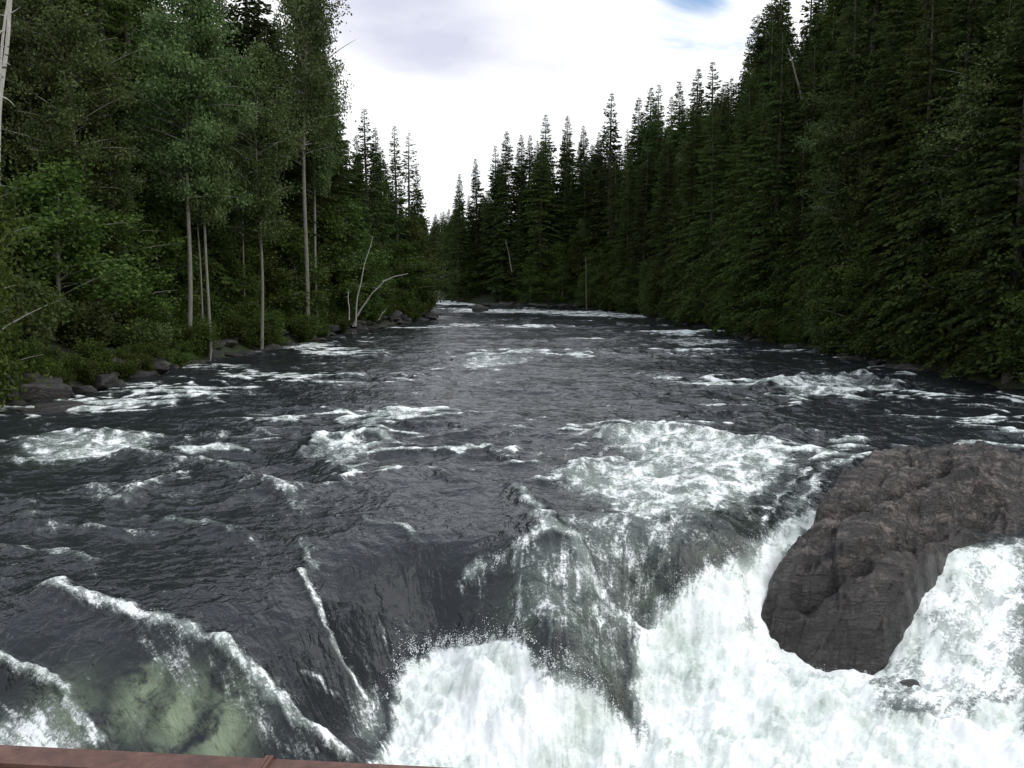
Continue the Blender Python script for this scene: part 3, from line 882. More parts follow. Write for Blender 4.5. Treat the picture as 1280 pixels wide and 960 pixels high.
w = at(40, 480, .6)
place_rock(2, -22.9, 42.0, 0.5, (2.0, 1.5, 1.0), 0.2, 'largest pale grey rock on the near left bank')
place_rock(3, -20.3, 39.0, 0.1, (2.2, 1.5, 0.9), 0.9, 'broad dark rock lapped by the river at the left edge of the view')
place_rock(0, -21.4, 46.2, 0.4, (1.6, 1.1, 0.9), 2.1, 'blocky grey rock beside the largest pale bank rock')

rng = random.Random(11)
for k in range(130):
    y = 40 + (k / 130.0) ** 1.15 * 86
    x = float(bankL(np.array([y]))[0]) + rng.uniform(-1.6, 0.9)
    s = rng.uniform(0.28, 0.85) * (1.6 if rng.random() < 0.12 else 1)
    place_rock(rng.randrange(5), x, y, max(0.12, float(ground_z(np.array([x]), np.array([y]))[0])) + rng.uniform(0, 0.15) * s, (s * 1.4, s, s * 0.8), rng.uniform(0, 6.28),
               'dark wet rock in the row of stones along the left waterline', 'rocks along the left waterline')
for k in range(34):
    y = 50 + (k / 34.0) ** 1.1 * 104
    x = float(bankR(np.array([y]))[0]) + rng.uniform(-0.9, 0.3)
    s = rng.uniform(0.4, 1.1)
    place_rock(rng.randrange(5), x, y, rng.uniform(-0.2, 0.15), (s * 1.4, s, s * 0.8), rng.uniform(0, 6.28),
               'dark rock at the shaded waterline under the right bank trees', 'rocks along the right waterline')
for k in range(12):
    x = 14 - k * 1.7 + rng.uniform(-.5, .5)
    y = float(np.interp(-x, [-14, 3, 8], [157, 166, 172])) + 0.5
    s = rng.uniform(0.6, 1.3)
    place_rock(rng.randrange(5), x, y, 0.6, (s * 1.4, s, s * 0.8), rng.uniform(0, 6.28),
               'brown rock at the foot of the forest behind the far rapids', 'rocks behind the far rapids')
w = at_d(792, 384, 152)
place_rock(4, w[0], 152, 1.0, (1.3, 1, 0.9), .4, 'pale tan rock at the forest foot right of the far rapids')

# ------------------------------------------------------------------ tree builders
def tube(path, radii, sides=7):
    path = np.asarray(path, float); n = len(path)
    tan = np.gradient(path, axis=0); tan /= np.linalg.norm(tan, axis=1)[:, None] + 1e-9
    ref = np.where(np.abs(tan[:, 2:3]) > 0.9, np.array([[1.0, 0, 0]]), np.array([[0, 0, 1.0]]))
    a = np.cross(tan, ref); a /= np.linalg.norm(a, axis=1)[:, None] + 1e-9
    b = np.cross(tan, a)
    ang = np.arange(sides) * 2 * math.pi / sides
    ring = path[:, None] + (a[:, None] * np.cos(ang)[None, :, None] + b[:, None] * np.sin(ang)[None, :, None]) * np.asarray(radii)[:, None, None]
    i = np.arange(n - 1)[:, None] * sides; j = np.arange(sides)[None]; j2 = (j + 1) % sides
    f = np.stack([i + j, i + j2, i + sides + j2, i + sides + j], -1).reshape(-1, 4)
    return ring.reshape(-1, 3), f


def kites(pos, dirv, nrm, length, width):
    """leaf-sized kite faces: pos (n,3) base, dirv direction, nrm face normal"""
    dirv = dirv / (np.linalg.norm(dirv, axis=1)[:, None] + 1e-9)
    s = np.cross(dirv, nrm); s /= np.linalg.norm(s, axis=1)[:, None] + 1e-9
    L = length[:, None]; W = width[:, None]
    p0 = pos; p1 = pos + dirv * L * 0.45 + s * W * 0.5; p2 = pos + dirv * L; p3 = pos + dirv * L * 0.45 - s * W * 0.5
    co = np.stack([p0, p1, p2, p3], 1).reshape(-1, 3)
    f = np.arange(len(pos) * 4).reshape(-1, 4)
    return co, f


def conifer(seed, h, R, base=0.08, dens=1.0, droop=0.35, power=0.85, gap=0.0, leafscale=1.0, top_thin=0.0):
    """returns trunk mesh, crown mesh for a spruce / fir / hemlock h metres tall, crown radius R"""
    rng = np.random.default_rng(seed)
    lean = rng.normal(0, 0.012, 2)

    def cen(z): return np.c_[lean[0] * z + 0.10 * np.sin(z * 0.21 + seed), lean[1] * z + 0.10 * np.cos(z * 0.17 + seed), z]
    tz = np.linspace(-1.0, h, 26)
    tr = (0.0125 * h) * (1 - np.clip(tz, 0, h) / h) ** 0.85 + 0.012
    parts = [tube(cen(tz), tr, 8)]
    zs = []; z = base * h
    while z < h * 0.985:
        zs.append(z); z += rng.uniform(0.26, 0.46) * (0.6 + 0.6 * (1 - z / h))
    P = []; D = []; NN = []; LL = []; WW_ = []
    sidebias = rng.uniform(0, 6.28)
    for z in zs:
        t = (z - base * h) / (h * (1 - base))
        prof = (1 - t) ** power * min(1.0, 0.45 + t * 4.0)
        nb = rng.integers(4, 8)
        if t > 0.8 and rng.random() < top_thin and t < 0.95: continue
        for k in range(nb):
            if rng.random() < gap: continue
            az = rng.uniform(0, 6.283)
            L = R * prof * rng.uniform(0.55, 1.15) * (1 + 0.18 * math.cos(az - sidebias + z * 0.3)) + 0.04
            up = (0.25 - 0.55 * (1 - t)) + rng.normal(0, 0.08)
            n = max(6, int(L * 12 * dens * (1.9 if t > 0.7 else 1)))
            s = rng.random(n) ** 0.75
            r = s * L
            lat = rng.normal(0, 1, n) * (0.22 * L * (1 - s) + 0.09 * min(1, L))
            lat = np.clip(lat, -0.7, 0.7)
            zz = up * r - droop * (r ** 2) / (R + 0.5) + 0.10 * L * s ** 3 - np.abs(lat) * 0.25 - rng.random(n) * 0.12
            ca, sa = math.cos(az), math.sin(az)
            c0 = cen(np.array([z]))[0]
            px_ = c0[0] + ca * r - sa * lat; py_ = c0[1] + sa * r + ca * lat; pz_ = z + zz
            P.append(np.c_[px_, py_, pz_])
            da = az + np.sign(lat) * rng.uniform(0.2, 1.1, n)
            D.append(np.c_[np.cos(da), np.sin(da), -0.30 - 0.4 * rng.random(n) + 0.5 * (t > 0.85)])
            NN.append(np.c_[rng.normal(0, 1, n), rng.normal(0, 1, n), 0.7 + 0 * s])
            LL.append(rng.uniform(0.30, 0.62, n) * leafscale * (0.34 + 0.66 * min(1, 2.2 * (1 - t)))); WW_.append(rng.uniform(0.14, 0.30, n) * leafscale * (0.45 + 0.55 * min(1, 2 * (1 - t))))
            if L > 0.9 and rng.random() < 0.35:
                ss = np.linspace(0, 0.85, 4); rr = ss * L
                path = np.c_[c0[0] + ca * rr, c0[1] + sa * rr, z + up * rr - droop * rr ** 2 / (R + 0.5) + 0.10 * L * ss ** 3 - 0.03]
                parts.append(tube(path, np.linspace(0.028, 0.006, 4), 3))
    # dead sticks under the crown
    for _ in range(10):
        z = rng.uniform(0.03, max(base, 0.12)) * h; az = rng.uniform(0, 6.283); L = rng.uniform(0.5, 1.6)
        ss = np.linspace(0, 1, 4) * L; c0 = cen(np.array([z]))[0]
        parts.append(tube(np.c_[c0[0] + np.cos(az) * ss, c0[1] + np.sin(az) * ss, z - 0.25 * ss ** 1.4], np.linspace(0.022, 0.004, 4), 3))
    tc_, tf = merge_parts(parts)
    lc, lf = kites(np.concatenate(P), np.concatenate(D), np.concatenate(NN), np.concatenate(LL), np.concatenate(WW_))
    return mesh_from('trunk', tc_, tf, 4), mesh_from('crown', lc, lf, 4, False)


def broadleaf(seed, h, R, base=0.4, nleaf=16000, leaf=0.17, trunk_r=0.17, bend=0.0, clusters=70, shape='oval'):
    rng = np.random.default_rng(seed)

    def cen(z): return np.c_[bend * (z / h) ** 1.4 * h + 0.12 * np.sin(z * 0.35 + seed), 0.12 * np.cos(z * 0.3 + seed) + 0 * z, z]
    tz = np.linspace(-1.0, h * 0.97, 24)
    parts = [tube(cen(tz), trunk_r * (1 - np.clip(tz, 0, h) / h) ** 0.7 + 0.012, 8)]
    cl = []
    for k in range(clusters):
        t = base + (1 - base) * (k + rng.random()) / clusters
        z0 = h * t; az = rng.uniform(0, 6.283)
        q = (t - base) / (1 - base)
        prof = math.sin(math.pi * min(1, 0.18 + 0.82 * q)) ** 0.7 if shape == 'oval' else (1 - q) ** 0.6
        L = R * prof * rng.uniform(0.35, 1.15) + 0.2
        rise = rng.uniform(0.2, 0.8)
        ss = np.linspace(0, 1, 6)
        c0 = cen(np.array([z0 - L * 0.4 if z0 - L * 0.4 > h * base * 0.6 else z0]))[0]
        kink = rng.normal(0, 0.12, 2)
        path = np.c_[c0[0] + np.cos(az) * ss * L + kink[0] * L * ss ** 2, c0[1] + np.sin(az) * ss * L + kink[1] * L * ss ** 2, c0[2] + rise * L * ss - 0.15 * L * ss ** 2]
        parts.append(tube(path, np.linspace(0.02 + 0.012 * L, 0.008, 6), 4))
        for s_ in rng.uniform(0.25, 1.0, 4):
            i = s_ * 5; a = int(min(4, i)); pt = path[a] + (path[a + 1] - path[a]) * (i - a)
            cl.append((pt + rng.normal(0, 0.18, 3), rng.uniform(0.28, 0.75) * (0.7 + 0.12 * R)))
    cl.append((cen(np.array([h * 0.97]))[0], 0.5))
    C = np.array([c for c, _ in cl]); S = np.array([s for _, s in cl])
    pr = S ** 2 / (S ** 2).sum()
    idx = rng.choice(len(C), nleaf, p=pr)
    off = rng.normal(0, 0.55, (nleaf, 3)) * S[idx][:, None]
    off[:, 2] *= 0.8
    P = C[idx] + off
    D = rng.normal(0, 1, (nleaf, 3)); D[:, 2] -= 0.5
    NN = rng.normal(0, 1, (nleaf, 3)); NN[:, 2] += 0.4
    lc, lf = kites(P, D, NN, rng.uniform(0.6, 1.25, nleaf) * leaf, rng.uniform(0.45, 0.85, nleaf) * leaf)
    tc_, tf = merge_parts(parts)
    return mesh_from('trunk', tc_, tf, 4), mesh_from('crown', lc, lf, 4, False)


def shrub(seed, h, R, nleaf=6000, leaf=0.19):
    rng = np.random.default_rng(seed)
    parts = []; cl = []
    for k in range(16):
        az = rng.uniform(0, 6.283); L = h * rng.uniform(0.6, 1.1); out_ = R * rng.uniform(0.15, 1.0)
        ss = np.linspace(0, 1, 6)
        path = np.c_[np.cos(az) * out_ * ss ** 1.3 + rng.normal(0, .1), np.sin(az) * out_ * ss ** 1.3 + rng.normal(0, .1), -0.4 + (L + .4) * ss - 0.2 * out_ * ss ** 2]
        parts.append(tube(path, np.linspace(0.035, 0.008, 6), 4))
        for s_ in rng.uniform(0.25, 1.0, 7):
            i = s_ * 5; a = int(min(4, i)); pt = path[a] + (path[a + 1] - path[a]) * (i - a)
            cl.append((pt + rng.normal(0, 0.15, 3), rng.uniform(0.25, 0.6) * (0.6 + 0.2 * R)))
    C = np.array([c for c, _ in cl]); S = np.array([s for _, s in cl])
    idx = rng.choice(len(C), nleaf, p=S ** 2 / (S ** 2).sum())
    P = C[idx] + rng.normal(0, 0.5, (nleaf, 3)) * S[idx][:, None]
    D = rng.normal(0, 1, (nleaf, 3)); D[:, 2] -= 0.3
    NN = rng.normal(0, 1, (nleaf, 3)); NN[:, 2] += 0.5
    lc, lf = kites(P, D, NN, rng.uniform(0.6, 1.25, nleaf) * leaf, rng.uniform(0.45, 0.8, nleaf) * leaf)
    tc_, tf = merge_parts(parts)
    return mesh_from('stem', tc_, tf, 4), mesh_from('foliage', lc, lf, 4, False)


def protos(lst, bark, leafm):
    for a, b in lst:
        a.materials.append(M[bark]); b.materials.append(M[leafm])
    return lst


SPR = protos([conifer(101, 28, 4.3, 0.03, 1.1, 0.35, 0.78), conifer(102, 28, 3.6, 0.04, 1.1, 0.3, 0.78, 0.04), conifer(103, 28, 4.8, 0.03, 1.0, 0.4, 0.9),
              conifer(104, 28, 4.0, 0.04, 1.0, 0.3, 0.85, 0.14, 1.0, 0.25), conifer(105, 28, 3.2, 0.04, 1.15, 0.25, 0.8, 0.05)], 'bark', 'spruce')
HEM = protos([conifer(111, 28, 5.0, 0.01, 1.6, 0.55, 0.6, 0.03, 0.8), conifer(112, 28, 4.4, 0.01, 1.6, 0.6, 0.65, 0.12, 0.8),
              conifer(113, 28, 4.7, 0.03, 1.5, 0.5, 0.55, 0.16, 0.8)], 'bark', 'hemlock')
THIN = protos([conifer(121, 28, 3.3, 0.12, 0.9, 0.15, 0.8, 0.40, 1.0, 0.15), conifer(122, 28, 3.8, 0.15, 0.85, 0.1, 0.75, 0.48, 1.0, 0.15)], 'bark', 'spruce')
COT = protos([broadleaf(201, 24, 4.2, 0.46, 28000, 0.22, clusters=100), broadleaf(202, 24, 3.3, 0.50, 14000, 0.20, 0.15, 0.02, 90), broadleaf(203, 24, 3.4, 0.44, 22000, 0.22, 0.14, -0.015, 100)], 'greybark', 'leaf')
WIL = protos([broadleaf(211, 9, 2.8, 0.08, 11000, 0.21, 0.09, 0, 50), broadleaf(212, 9, 2.5, 0.06, 9000, 0.21, 0.08, 0.05, 45, 'cone')], 'greybark', 'willow')
SHR = protos([shrub(301, 2.6, 1.9), shrub(302, 2.2, 2.2), shrub(303, 3.2, 1.7)], 'bark', 'willow')
SHRD = [(a.copy(), b.copy()) for a, b in SHR]
for a, b in SHRD:
    b.materials.clear(); b.materials.append(M['leaf'])


def tree(pair, name, x, y, z, sc, rz, label, cat, group=None, parts=('trunk', 'crown'), tilt=(0, 0)):
    e = bpy.data.objects.new(name, None)
    COL.objects.link(e)
    e.empty_display_size = 0.5
    e.location = (x, y, z); e.rotation_euler = (tilt[0], tilt[1], rz)
    e.scale = sc if isinstance(sc, tuple) else (sc, sc, sc)
    for nm, me in zip(parts, pair):
        o = bpy.data.objects.new(nm, me); COL.objects.link(o); o.parent = e
    return tag(e, label, cat, group)


def gz(x, y): return float(ground_z(np.array([x]), np.array([y]))[0])


def tree_to(pair, name, px, toprow, D, h0, label, cat='tree', group=None, wide=1.0, rz=None, tilt=(0, 0)):
    """a tree at distance D whose tip stands where the photo has it"""
    d = at_d(px, toprow, D)
    g = gz(d[0], D)
    s = (d[2] - g) / h0
    w_ = s * wide
    return tree(pair, name, d[0], D, g, (w_, w_, s), rng.uniform(0, 6.28) if rz is None else rz, label, cat, group, tilt=tilt)


rng = random.Random(23)
SP, TR = 'spruce_tree', 'tree'
# --- skyline trees on the far wall and right bank (px of tip, row of tip, distance)
KEY = [
    (571, 215, 176, SPR[1], 'narrow spruce left of the slightly taller pointed one at the far bend', 1.0),
    (594, 196, 178, SPR[4], 'slender pointed spruce standing free against the sky at the far bend', 1.15),
    (617, 180, 174, SPR[3], 'spruce leaning on the left flank of the far forest wall', 1.1),
    (632, 161, 172, SPR[0], 'leftmost full tall spruce of the far forest wall', 1.0),
    (650, 167, 173, SPR[1], 'first of two equal spruces right of the leftmost tall one', 1.1),
    (663, 167, 175, SPR[4], 'second of two equal spruces right of the leftmost tall one', 1.2),
    (684, 141, 171, SPR[3], 'tall spruce with thin top at the middle of the far forest wall', 1.2),
    (706, 141, 170, SPR[2], 'tall dense spruce beside the thin topped one in the far forest wall', 1.0),
    (734, 154, 168, SPR[1], 'spruce in the dip between the far wall and the ragged tall one', 1.1),
    (749, 163, 166, SPR[4], 'short topped spruce just left of the ragged tall one', 1.1),
    (766, 113, 160, SPR[3], 'ragged tall spruce with a bare broken looking tip on the right bank skyline', 1.2),
    (796, 116, 152, SPR[0], 'spruce right of the ragged tall one on the skyline', 0.9),
    (814, 104, 148, SPR[1], 'left one of a twin pair of spruces on the right skyline', 1.1),
    (823, 102, 146, SPR[3], 'right one of a twin pair of spruces on the right skyline', 1.0),
    (842, 116, 140, SPR[2], 'lower spruce between the twin pair and the dark pointed ones', 0.8),
    (854, 99, 135, SPR[1], 'dark pointed spruce following the lower one on the right skyline', 1.0),
    (871, 83, 128, SPR[4], 'sharp black spire of a spruce on the right skyline', 1.2),
    (889, 74, 120, SPR[3], 'open topped spruce highest in the middle of the right skyline', 1.15),
    (902, 96, 118, SPR[0], 'lower spruce right of the open topped highest one', 0.9),
    (917, 92, 112, SPR[1], 'small spired spruce before the great dark trees of the right bank', 1.0),
    (934, 42, 108, SPR[3], 'first tall spruce of the great dark group at the right', 1.0),
    (950, 16, 103, HEM[2], 'broad hemlock whose top edges the blue patch of sky', 0.75),
    (966, 2, 100, SPR[0], 'spruce with its tip just inside the top of the picture', 1.0),
]
for px, top, D, pr, lab, wd in KEY:
    tree_to(pr, 'spruce_tree', px, top, D, 28, lab, 'spruce', wide=wd)
# left side skyline
KEYL = [
    (287, -40, 88, SPR[2], 'tall dark spruce closing the canopy between the leaning and slim cottonwoods', 1.3),
    (318, -70, 92, SPR[0], 'tall dark spruce rising just left behind the slim cottonwood', 1.4),
    (454, 130, 108, THIN[0], 'thin ragged spruce nearest the cottonwood on the left skyline', 1.2),
    (473, 155, 114, SPR[0], 'dense spruce between the ragged left skyline spruces', 0.8),
    (492, 152, 120, THIN[0], 'middle open branched spruce on the left skyline', 1.0),
    (507, 163, 124, THIN[1], 'rightmost open branched spruce on the left skyline with tiered limbs', 1.1),
    (521, 205, 130, SPR[3], 'shorter spruce dropping towards the far bend on the left bank', 0.9),
    (500, 240, 126, SPR[2], 'dark squat spruce beneath the open branched left skyline trees', 0.8),
    (441, 165, 104, SPR[2], 'dark spruce half hidden behind the slim cottonwood', 0.9),
]
for px, top, D, pr, lab, wd in KEYL:
    tree_to(pr, 'spruce_tree', px, top, D, 28, lab, 'spruce', wide=wd)

# skyline limits for filling trees
SKX = [-400, 0, 40, 60, 180, 300, 420, 432, 448, 460, 500, 520, 530, 560, 572, 590, 605, 620, 640, 700, 740, 770, 800, 850, 890, 925, 945, 965, 1000, 1700]
SKYR = [-900, -300, 20, -250, -250, -300, 60, 150, 170, 175, 200, 225, 262, 262, 240, 225, 230, 190, 178, 165, 180, 165, 140, 125, 105, 95, 55, -60, -400, -900]


def sky_row(px): return float(np.interp(px, SKX, SKYR))


def px_of(x, y): return 640 + F * x / (y * math.cos(PITCH) + 0.0)  # near enough for limits


def fill(n, ylo, yhi, side, dmin, dmax, kinds, name, label, cat, group, hlo, hhi, wide=1.0, mind=2.6, seed=1, taken=[]):
    r = random.Random(seed)
    made = 0; tries = 0
    while made < n and tries < n * 60:
        tries += 1
        y = r.uniform(ylo, yhi)
        off = r.uniform(dmin, dmax)
        x = float(bankL(np.array([y]))[0]) - off if side == 'L' else float(bankR(np.array([y]))[0]) + off
        if abs(x) / y > 0.78: continue
        if any((x - a) ** 2 + (y - b) ** 2 < mind ** 2 for a, b in taken): continue
        g = gz(x, y)
        hmax = CAMZ + y * (345 - sky_row(px_of(x, y)) - r.uniform(4, 50)) / F - g
        h = min(r.uniform(hlo, hhi), hmax)
        if h < 5: continue
        pr, h0 = kinds[r.randrange(len(kinds))]
        s = h / h0
        wv = wide * r.uniform(0.85, 1.15) * max(s, 0.6)
        tree(pr, name, x, y, g, (wv, wv, s), r.uniform(0, 6.28), label, cat, group)
        taken.append((x, y)); made += 1
    return made


TK = []
A = [(p_, 28) for p_ in SPR]; Hm = [(p_, 28) for p_ in HEM]
cnt = []
# right bank: front row of drooping hemlocks and spruces, then the dark ranks behind
cnt.append(fill(46, 38, 155, 'R', 0.6, 4.0, Hm + [A[2]], 'hemlock_tree', 'drooping hemlock with boughs hanging over the right waterline', 'hemlock', 'front hemlocks of the right bank', 17, 28, 1.0, 2.5, 1, TK))
cnt.append(fill(52, 40, 156, 'R', 4.0, 12, A + Hm[:2], 'spruce_tree', 'dark conifer in the crowded middle rank of the right bank forest', 'conifer', 'middle rank conifers of the right bank', 26, 38, 1.15, 2.8, 2, TK))
cnt.append(fill(48, 42, 165, 'R', 12, 30, A + Hm[:1], 'spruce_tree', 'dark conifer deep in the right bank forest, mostly hidden by nearer ones', 'conifer', 'rear conifers of the right bank', 30, 40, 1.3, 3.4, 3, TK))
# left bank
cnt.append(fill(46, 56, 132, 'L', 5.0, 15, A + Hm[:2], 'spruce_tree', 'dark conifer standing behind the pale trunks of the left bank', 'conifer', 'middle rank conifers of the left bank', 22, 34, 1.15, 2.8, 4, TK))
cnt.append(fill(48, 58, 150, 'L', 15, 42, A + Hm[:1], 'spruce_tree', 'dark conifer deep in the left bank forest, mostly hidden by nearer ones', 'conifer', 'rear conifers of the left bank', 26, 36, 1.3, 4.0, 5, TK))


def fill_box(n, x0, x1, y0, y1, kinds, name, label, cat, group, hlo, hhi, wide, mind, seed):
    r = random.Random(seed); made = 0; tries = 0
    while made < n and tries < n * 60:
        tries += 1
        x = r.uniform(x0, x1); y = r.uniform(y0, y1)
        if float(bankL(np.array([y]))[0]) + 0.5 < x < float(bankR(np.array([y]))[0]) + 1.5: continue
        if any((x - a) ** 2 + (y - b) ** 2 < mind ** 2 for a, b in TK): continue
        g = gz(x, y)
        hmax = CAMZ + y * (345 - sky_row(px_of(x, y)) - r.uniform(3, 30)) / F - g
        h = min(r.uniform(hlo, hhi), hmax)
        if h < 5: continue
        pr, h0 = kinds[r.randrange(len(kinds))]
        s = h / h0; wv = wide * r.uniform(0.85, 1.15) * max(s, 0.6)
        tree(pr, name, x, y, g, (wv, wv, s), r.uniform(0, 6.28), label, cat, group); TK.append((x, y)); made += 1
    return made


# the far wall closing the view, and the hill beyond the bend
cnt.append(fill_box(36, -16, 28, 164, 190, A + Hm[:1], 'spruce_tree', 'dark spruce filling the far forest wall behind the rapids', 'spruce', 'conifers of the far forest wall', 18, 32, 1.1, 2.5, 6))
cnt.append(fill_box(110, -60, -6, 205, 420, A, 'spruce_tree', 'small distant spruce on the hill seen through the gap beyond the bend', 'spruce', 'distant spruces beyond the bend', 18, 28, 1.5, 3.5, 7))
cnt.append(fill_box(18, -60, -18, 140, 200, A, 'spruce_tree', 'spruce on the left shore where the river bends out of sight', 'spruce', 'spruces at the bend on the left shore', 14, 24, 1.2, 3.0, 8))
# low trees overhanging the right waterline and the far wall foot
W9 = [(p_, 9) for p_ in WIL]
cnt.append(fill(34, 44, 158, 'R', 0.3, 2.5, W9, 'young_tree', 'low leafy tree overhanging the water at the foot of the right bank forest', 'tree', 'low trees on the right waterline', 5, 9, 1.2, 1.8, 9, TK))
cnt.append(fill_box(30, -14, 24, 155, 180, W9, 'young_tree', 'bright leafy young tree at the foot of the far forest wall', 'tree', 'young trees under the far wall', 6, 11, 1.4, 1.5, 10))
cnt.append(fill(26, 76, 138, 'L', 1.5, 7.0, W9, 'young_tree', 'bright green leafy tree on the left bank towards the bend', 'tree', 'leafy trees on the left bank', 7, 13, 1.3, 2.2, 12, TK))
cnt.append(fill(16, 50, 80, 'L', 3.5, 9.0, W9, 'young_tree', 'leafy understorey tree between the pale trunks of the left bank', 'tree', 'understorey of the left bank', 6, 11, 1.3, 2.6, 13, TK))

# --- named broadleaf trees of the left bank
def cot(px, row, D, top, pair, label, wide=1.0, tilt=(0, 0), rz=0.0, name='cottonwood_tree', h0=24):
    q = at_d(px, row, D); g = gz(q[0], D)
    ztop = at_d(px, top, D)[2]
    s = (ztop - g) / h0
    return tree(pair, name, q[0], D, g - 0.1, (s * wide, s * wide, s), rz, label, 'cottonwood', None, tilt=tilt)


cot(236, 450, 61, -40, COT[0], 'tall cottonwood with a pale slanting trunk left of the slim twin stems', 0.9, (0, 0.045))
cot(262, 447, 62, 10, COT[2], 'right stem of the pale twin trunks beside the slanting cottonwood', 0.75, (0, 0.02), 1.0)
cot(256, 447, 62.5, 90, COT[1], 'thin left stem of the pale twin trunks, leaning against its neighbour', 0.6, (0, 0.05), 2.2)
cot(328, 437, 69, 60, COT[2], 'straight grey trunk standing at the waterline between twin stems and slim cottonwood', 0.95, (0, 0), 3.0)
cot(309, 430, 74, 120, COT[1], 'thinner trunk just left of the straight grey waterline trunk', 0.7, (0, 0), 4.0)
cot(383, 425, 80, -60, COT[1], 'slim tall cottonwood whose open crown shows against the sky', 0.95, (0, 0.008), 0.5)
cot(398, 422, 84, -20, COT[0], 'leafy cottonwood crown right behind the slim tall one at the sky edge', 0.6, (0, 0.01), 2.5)
cot(108, 450, 55, -30, COT[0], 'stout dark trunked cottonwood on the near left bank above the shrubs', 1.0, (0, 0.0), 1.7)
cot(150, 450, 57, 150, COT[2], 'short cottonwood right of the stout dark trunk', 0.9, (0, 0.02), 5.2)
cot(60, 440, 57, -80, COT[2], 'leafy cottonwood left of the stout dark trunk', 1.0, (0, 0.0), 0.3)
# right-bank pale crowned broadleaf trees
for px, row, D, top, pr, lab, wd in [
        (1066, 440, 66, 120, COT[0], 'tall grey green leafy tree standing out from the dark right bank', 1.0),
        (1215, 470, 52, 90, COT[2], 'leafy tree lighter than the hemlocks at the right edge of the view', 1.2),
        (872, 405, 112, 165, COT[0], 'grey green leafy crown under the middle of the right skyline', 0.8),
        (725, 385, 162, 275, COT[1], 'pale stemmed leafy tree at the foot of the far forest wall', 0.8)]:
    x = at_d(px, row, D)[0]; g = gz(x, D); s = (at_d(px, top, D)[2] - g) / 24
    tree(pr, 'broadleaf_tree', x, D, g, (s * wd, s * wd, s), 1.0, lab, 'tree')

cnt.append(fill(12, 50, 120, 'R', 2.0, 6.0, [(p_, 24) for p_ in COT], 'broadleaf_tree', 'leafy tree with a pale crown mixed among the right bank hemlocks', 'tree', 'leafy trees in the right bank forest', 13, 22, 1.2, 1.2, 31, []))
tree(WIL[0], 'young_tree', -22.6, 37.6, gz(-22.6, 37.6), (1.0, 1.0, 1.25), 0.7, 'leafy young tree hiding the foot of the pale aspens at the left edge', 'tree')
tree(WIL[1], 'young_tree', -24.6, 39.0, gz(-24.6, 39.0), (1.0, 1.0, 1.0), 2.7, 'narrow leafy young tree behind the one hiding the aspens', 'tree')
# pale aspens at the left edge
def trunk_obj(name, pts, r0, r1, label, cat, mat, twigs=0, seed=0, group=None):
    r = np.random.default_rng(seed)
    P = np.array(pts, float)
    t_ = np.linspace(0, len(P) - 1, 22)
    path = np.stack([np.interp(t_, np.arange(len(P)), P[:, k]) for k in range(3)], 1)
    path += np.c_[0.03 * np.sin(t_ * 5 + seed), 0.03 * np.cos(t_ * 4 + seed), 0 * t_]
    parts = [tube(path, np.linspace(r0, r1, 22), 8)]
    for _ in range(twigs):
        i = r.integers(7, 21); az = r.uniform(0, 6.28); L = r.uniform(0.3, 1.3) * min(1, r0 * 5)
        s = np.linspace(0, 1, 7)[:, None]
        dirv = np.array([math.cos(az), 0.4 * math.sin(az), r.uniform(-0.1, 0.5)])
        parts.append(tube(path[i] + dirv * s * L + np.array([0, 0, r.uniform(-0.9, 0.3)]) * L * s ** 2, np.linspace(r1 * 0.6 + 0.006, 0.005, 7), 4))
    c, f = merge_parts(parts)
    o0 = c.mean(0) * 0 + np.array(pts[0])
    o = link(name, mesh_from(name, c - o0, f, 4), M[mat])
    o.location = o0
    return tag(o, label, cat, group)


def P3(px, row, D): return tuple(at_d(px, row, D))


q = P3(-14, 420, 40)
trunk_obj('aspen_trunk', [(q[0], q[1], gz(q[0], q[1]) - .3), P3(-4, 200, 40), P3(4, 90, 40), P3(16, -20, 40), P3(24, -120, 40)], 0.12, 0.06, 'pale bark leafless aspen trunk crossing the upper left corner', 'tree trunk', 'birch', 16, 3)
q = P3(-20, 420, 43)
trunk_obj('aspen_trunk', [(q[0], q[1], gz(q[0], q[1]) - .3), P3(-8, 150, 43), P3(8, 20, 43), P3(16, -60, 43)], 0.09, 0.04, 'second thinner pale aspen trunk at the extreme left edge', 'tree trunk', 'birch', 12, 8)
for px_, row_ in ((262, 449), (250, 447), (272, 446), (240, 452), (228, 450), (318, 438), (334, 438)):
    q_ = at(px_, row_, 0.1)
    place_rock(px_ % 5, q_[0], q_[1] - 0.2, 0.15, (0.8, 0.6, 0.5), px_ * 1.0, 'dark rock banked against the feet of the pale cottonwood trunks', 'rocks at the feet of the pale trunks')
# bleached dead stems on the left bank by the bend
trunk_obj('dead_tree', [P3(444, 408, 90), P3(447, 370, 90), P3(456, 330, 90), P3(466, 296, 90)], 0.09, 0.03, 'bleached dead stem rising steeply from the left bank shrubs', 'dead tree', 'dead', 6, 1)
trunk_obj('dead_tree', [P3(441, 408, 90.5), P3(452, 385, 90.5), P3(467, 365, 90.5), P3(480, 352, 90.5)], 0.10, 0.04, 'bleached dead stem leaning right beside the steep dead stem', 'dead tree', 'dead', 4, 2)
trunk_obj('dead_tree', [P3(437, 400, 89), P3(436, 382, 89), P3(435, 364, 89)], 0.07, 0.04, 'short pale stump left of the leaning dead stems', 'stump', 'dead', 2, 4)
trunk_obj('dead_branch', [P3(479, 352, 92), P3(492, 346, 92), P3(510, 342, 92)], 0.07, 0.03, 'pale bent bough jutting toward the river above the left bank', 'branch', 'dead', 1, 5)
trunk_obj('dead_branch', [P3(473, 400, 92), P3(478, 392, 92), P3(483, 386, 92)], 0.06, 0.03, 'small pale driftwood stick low on the left bank', 'branch', 'dead', 2, 6)
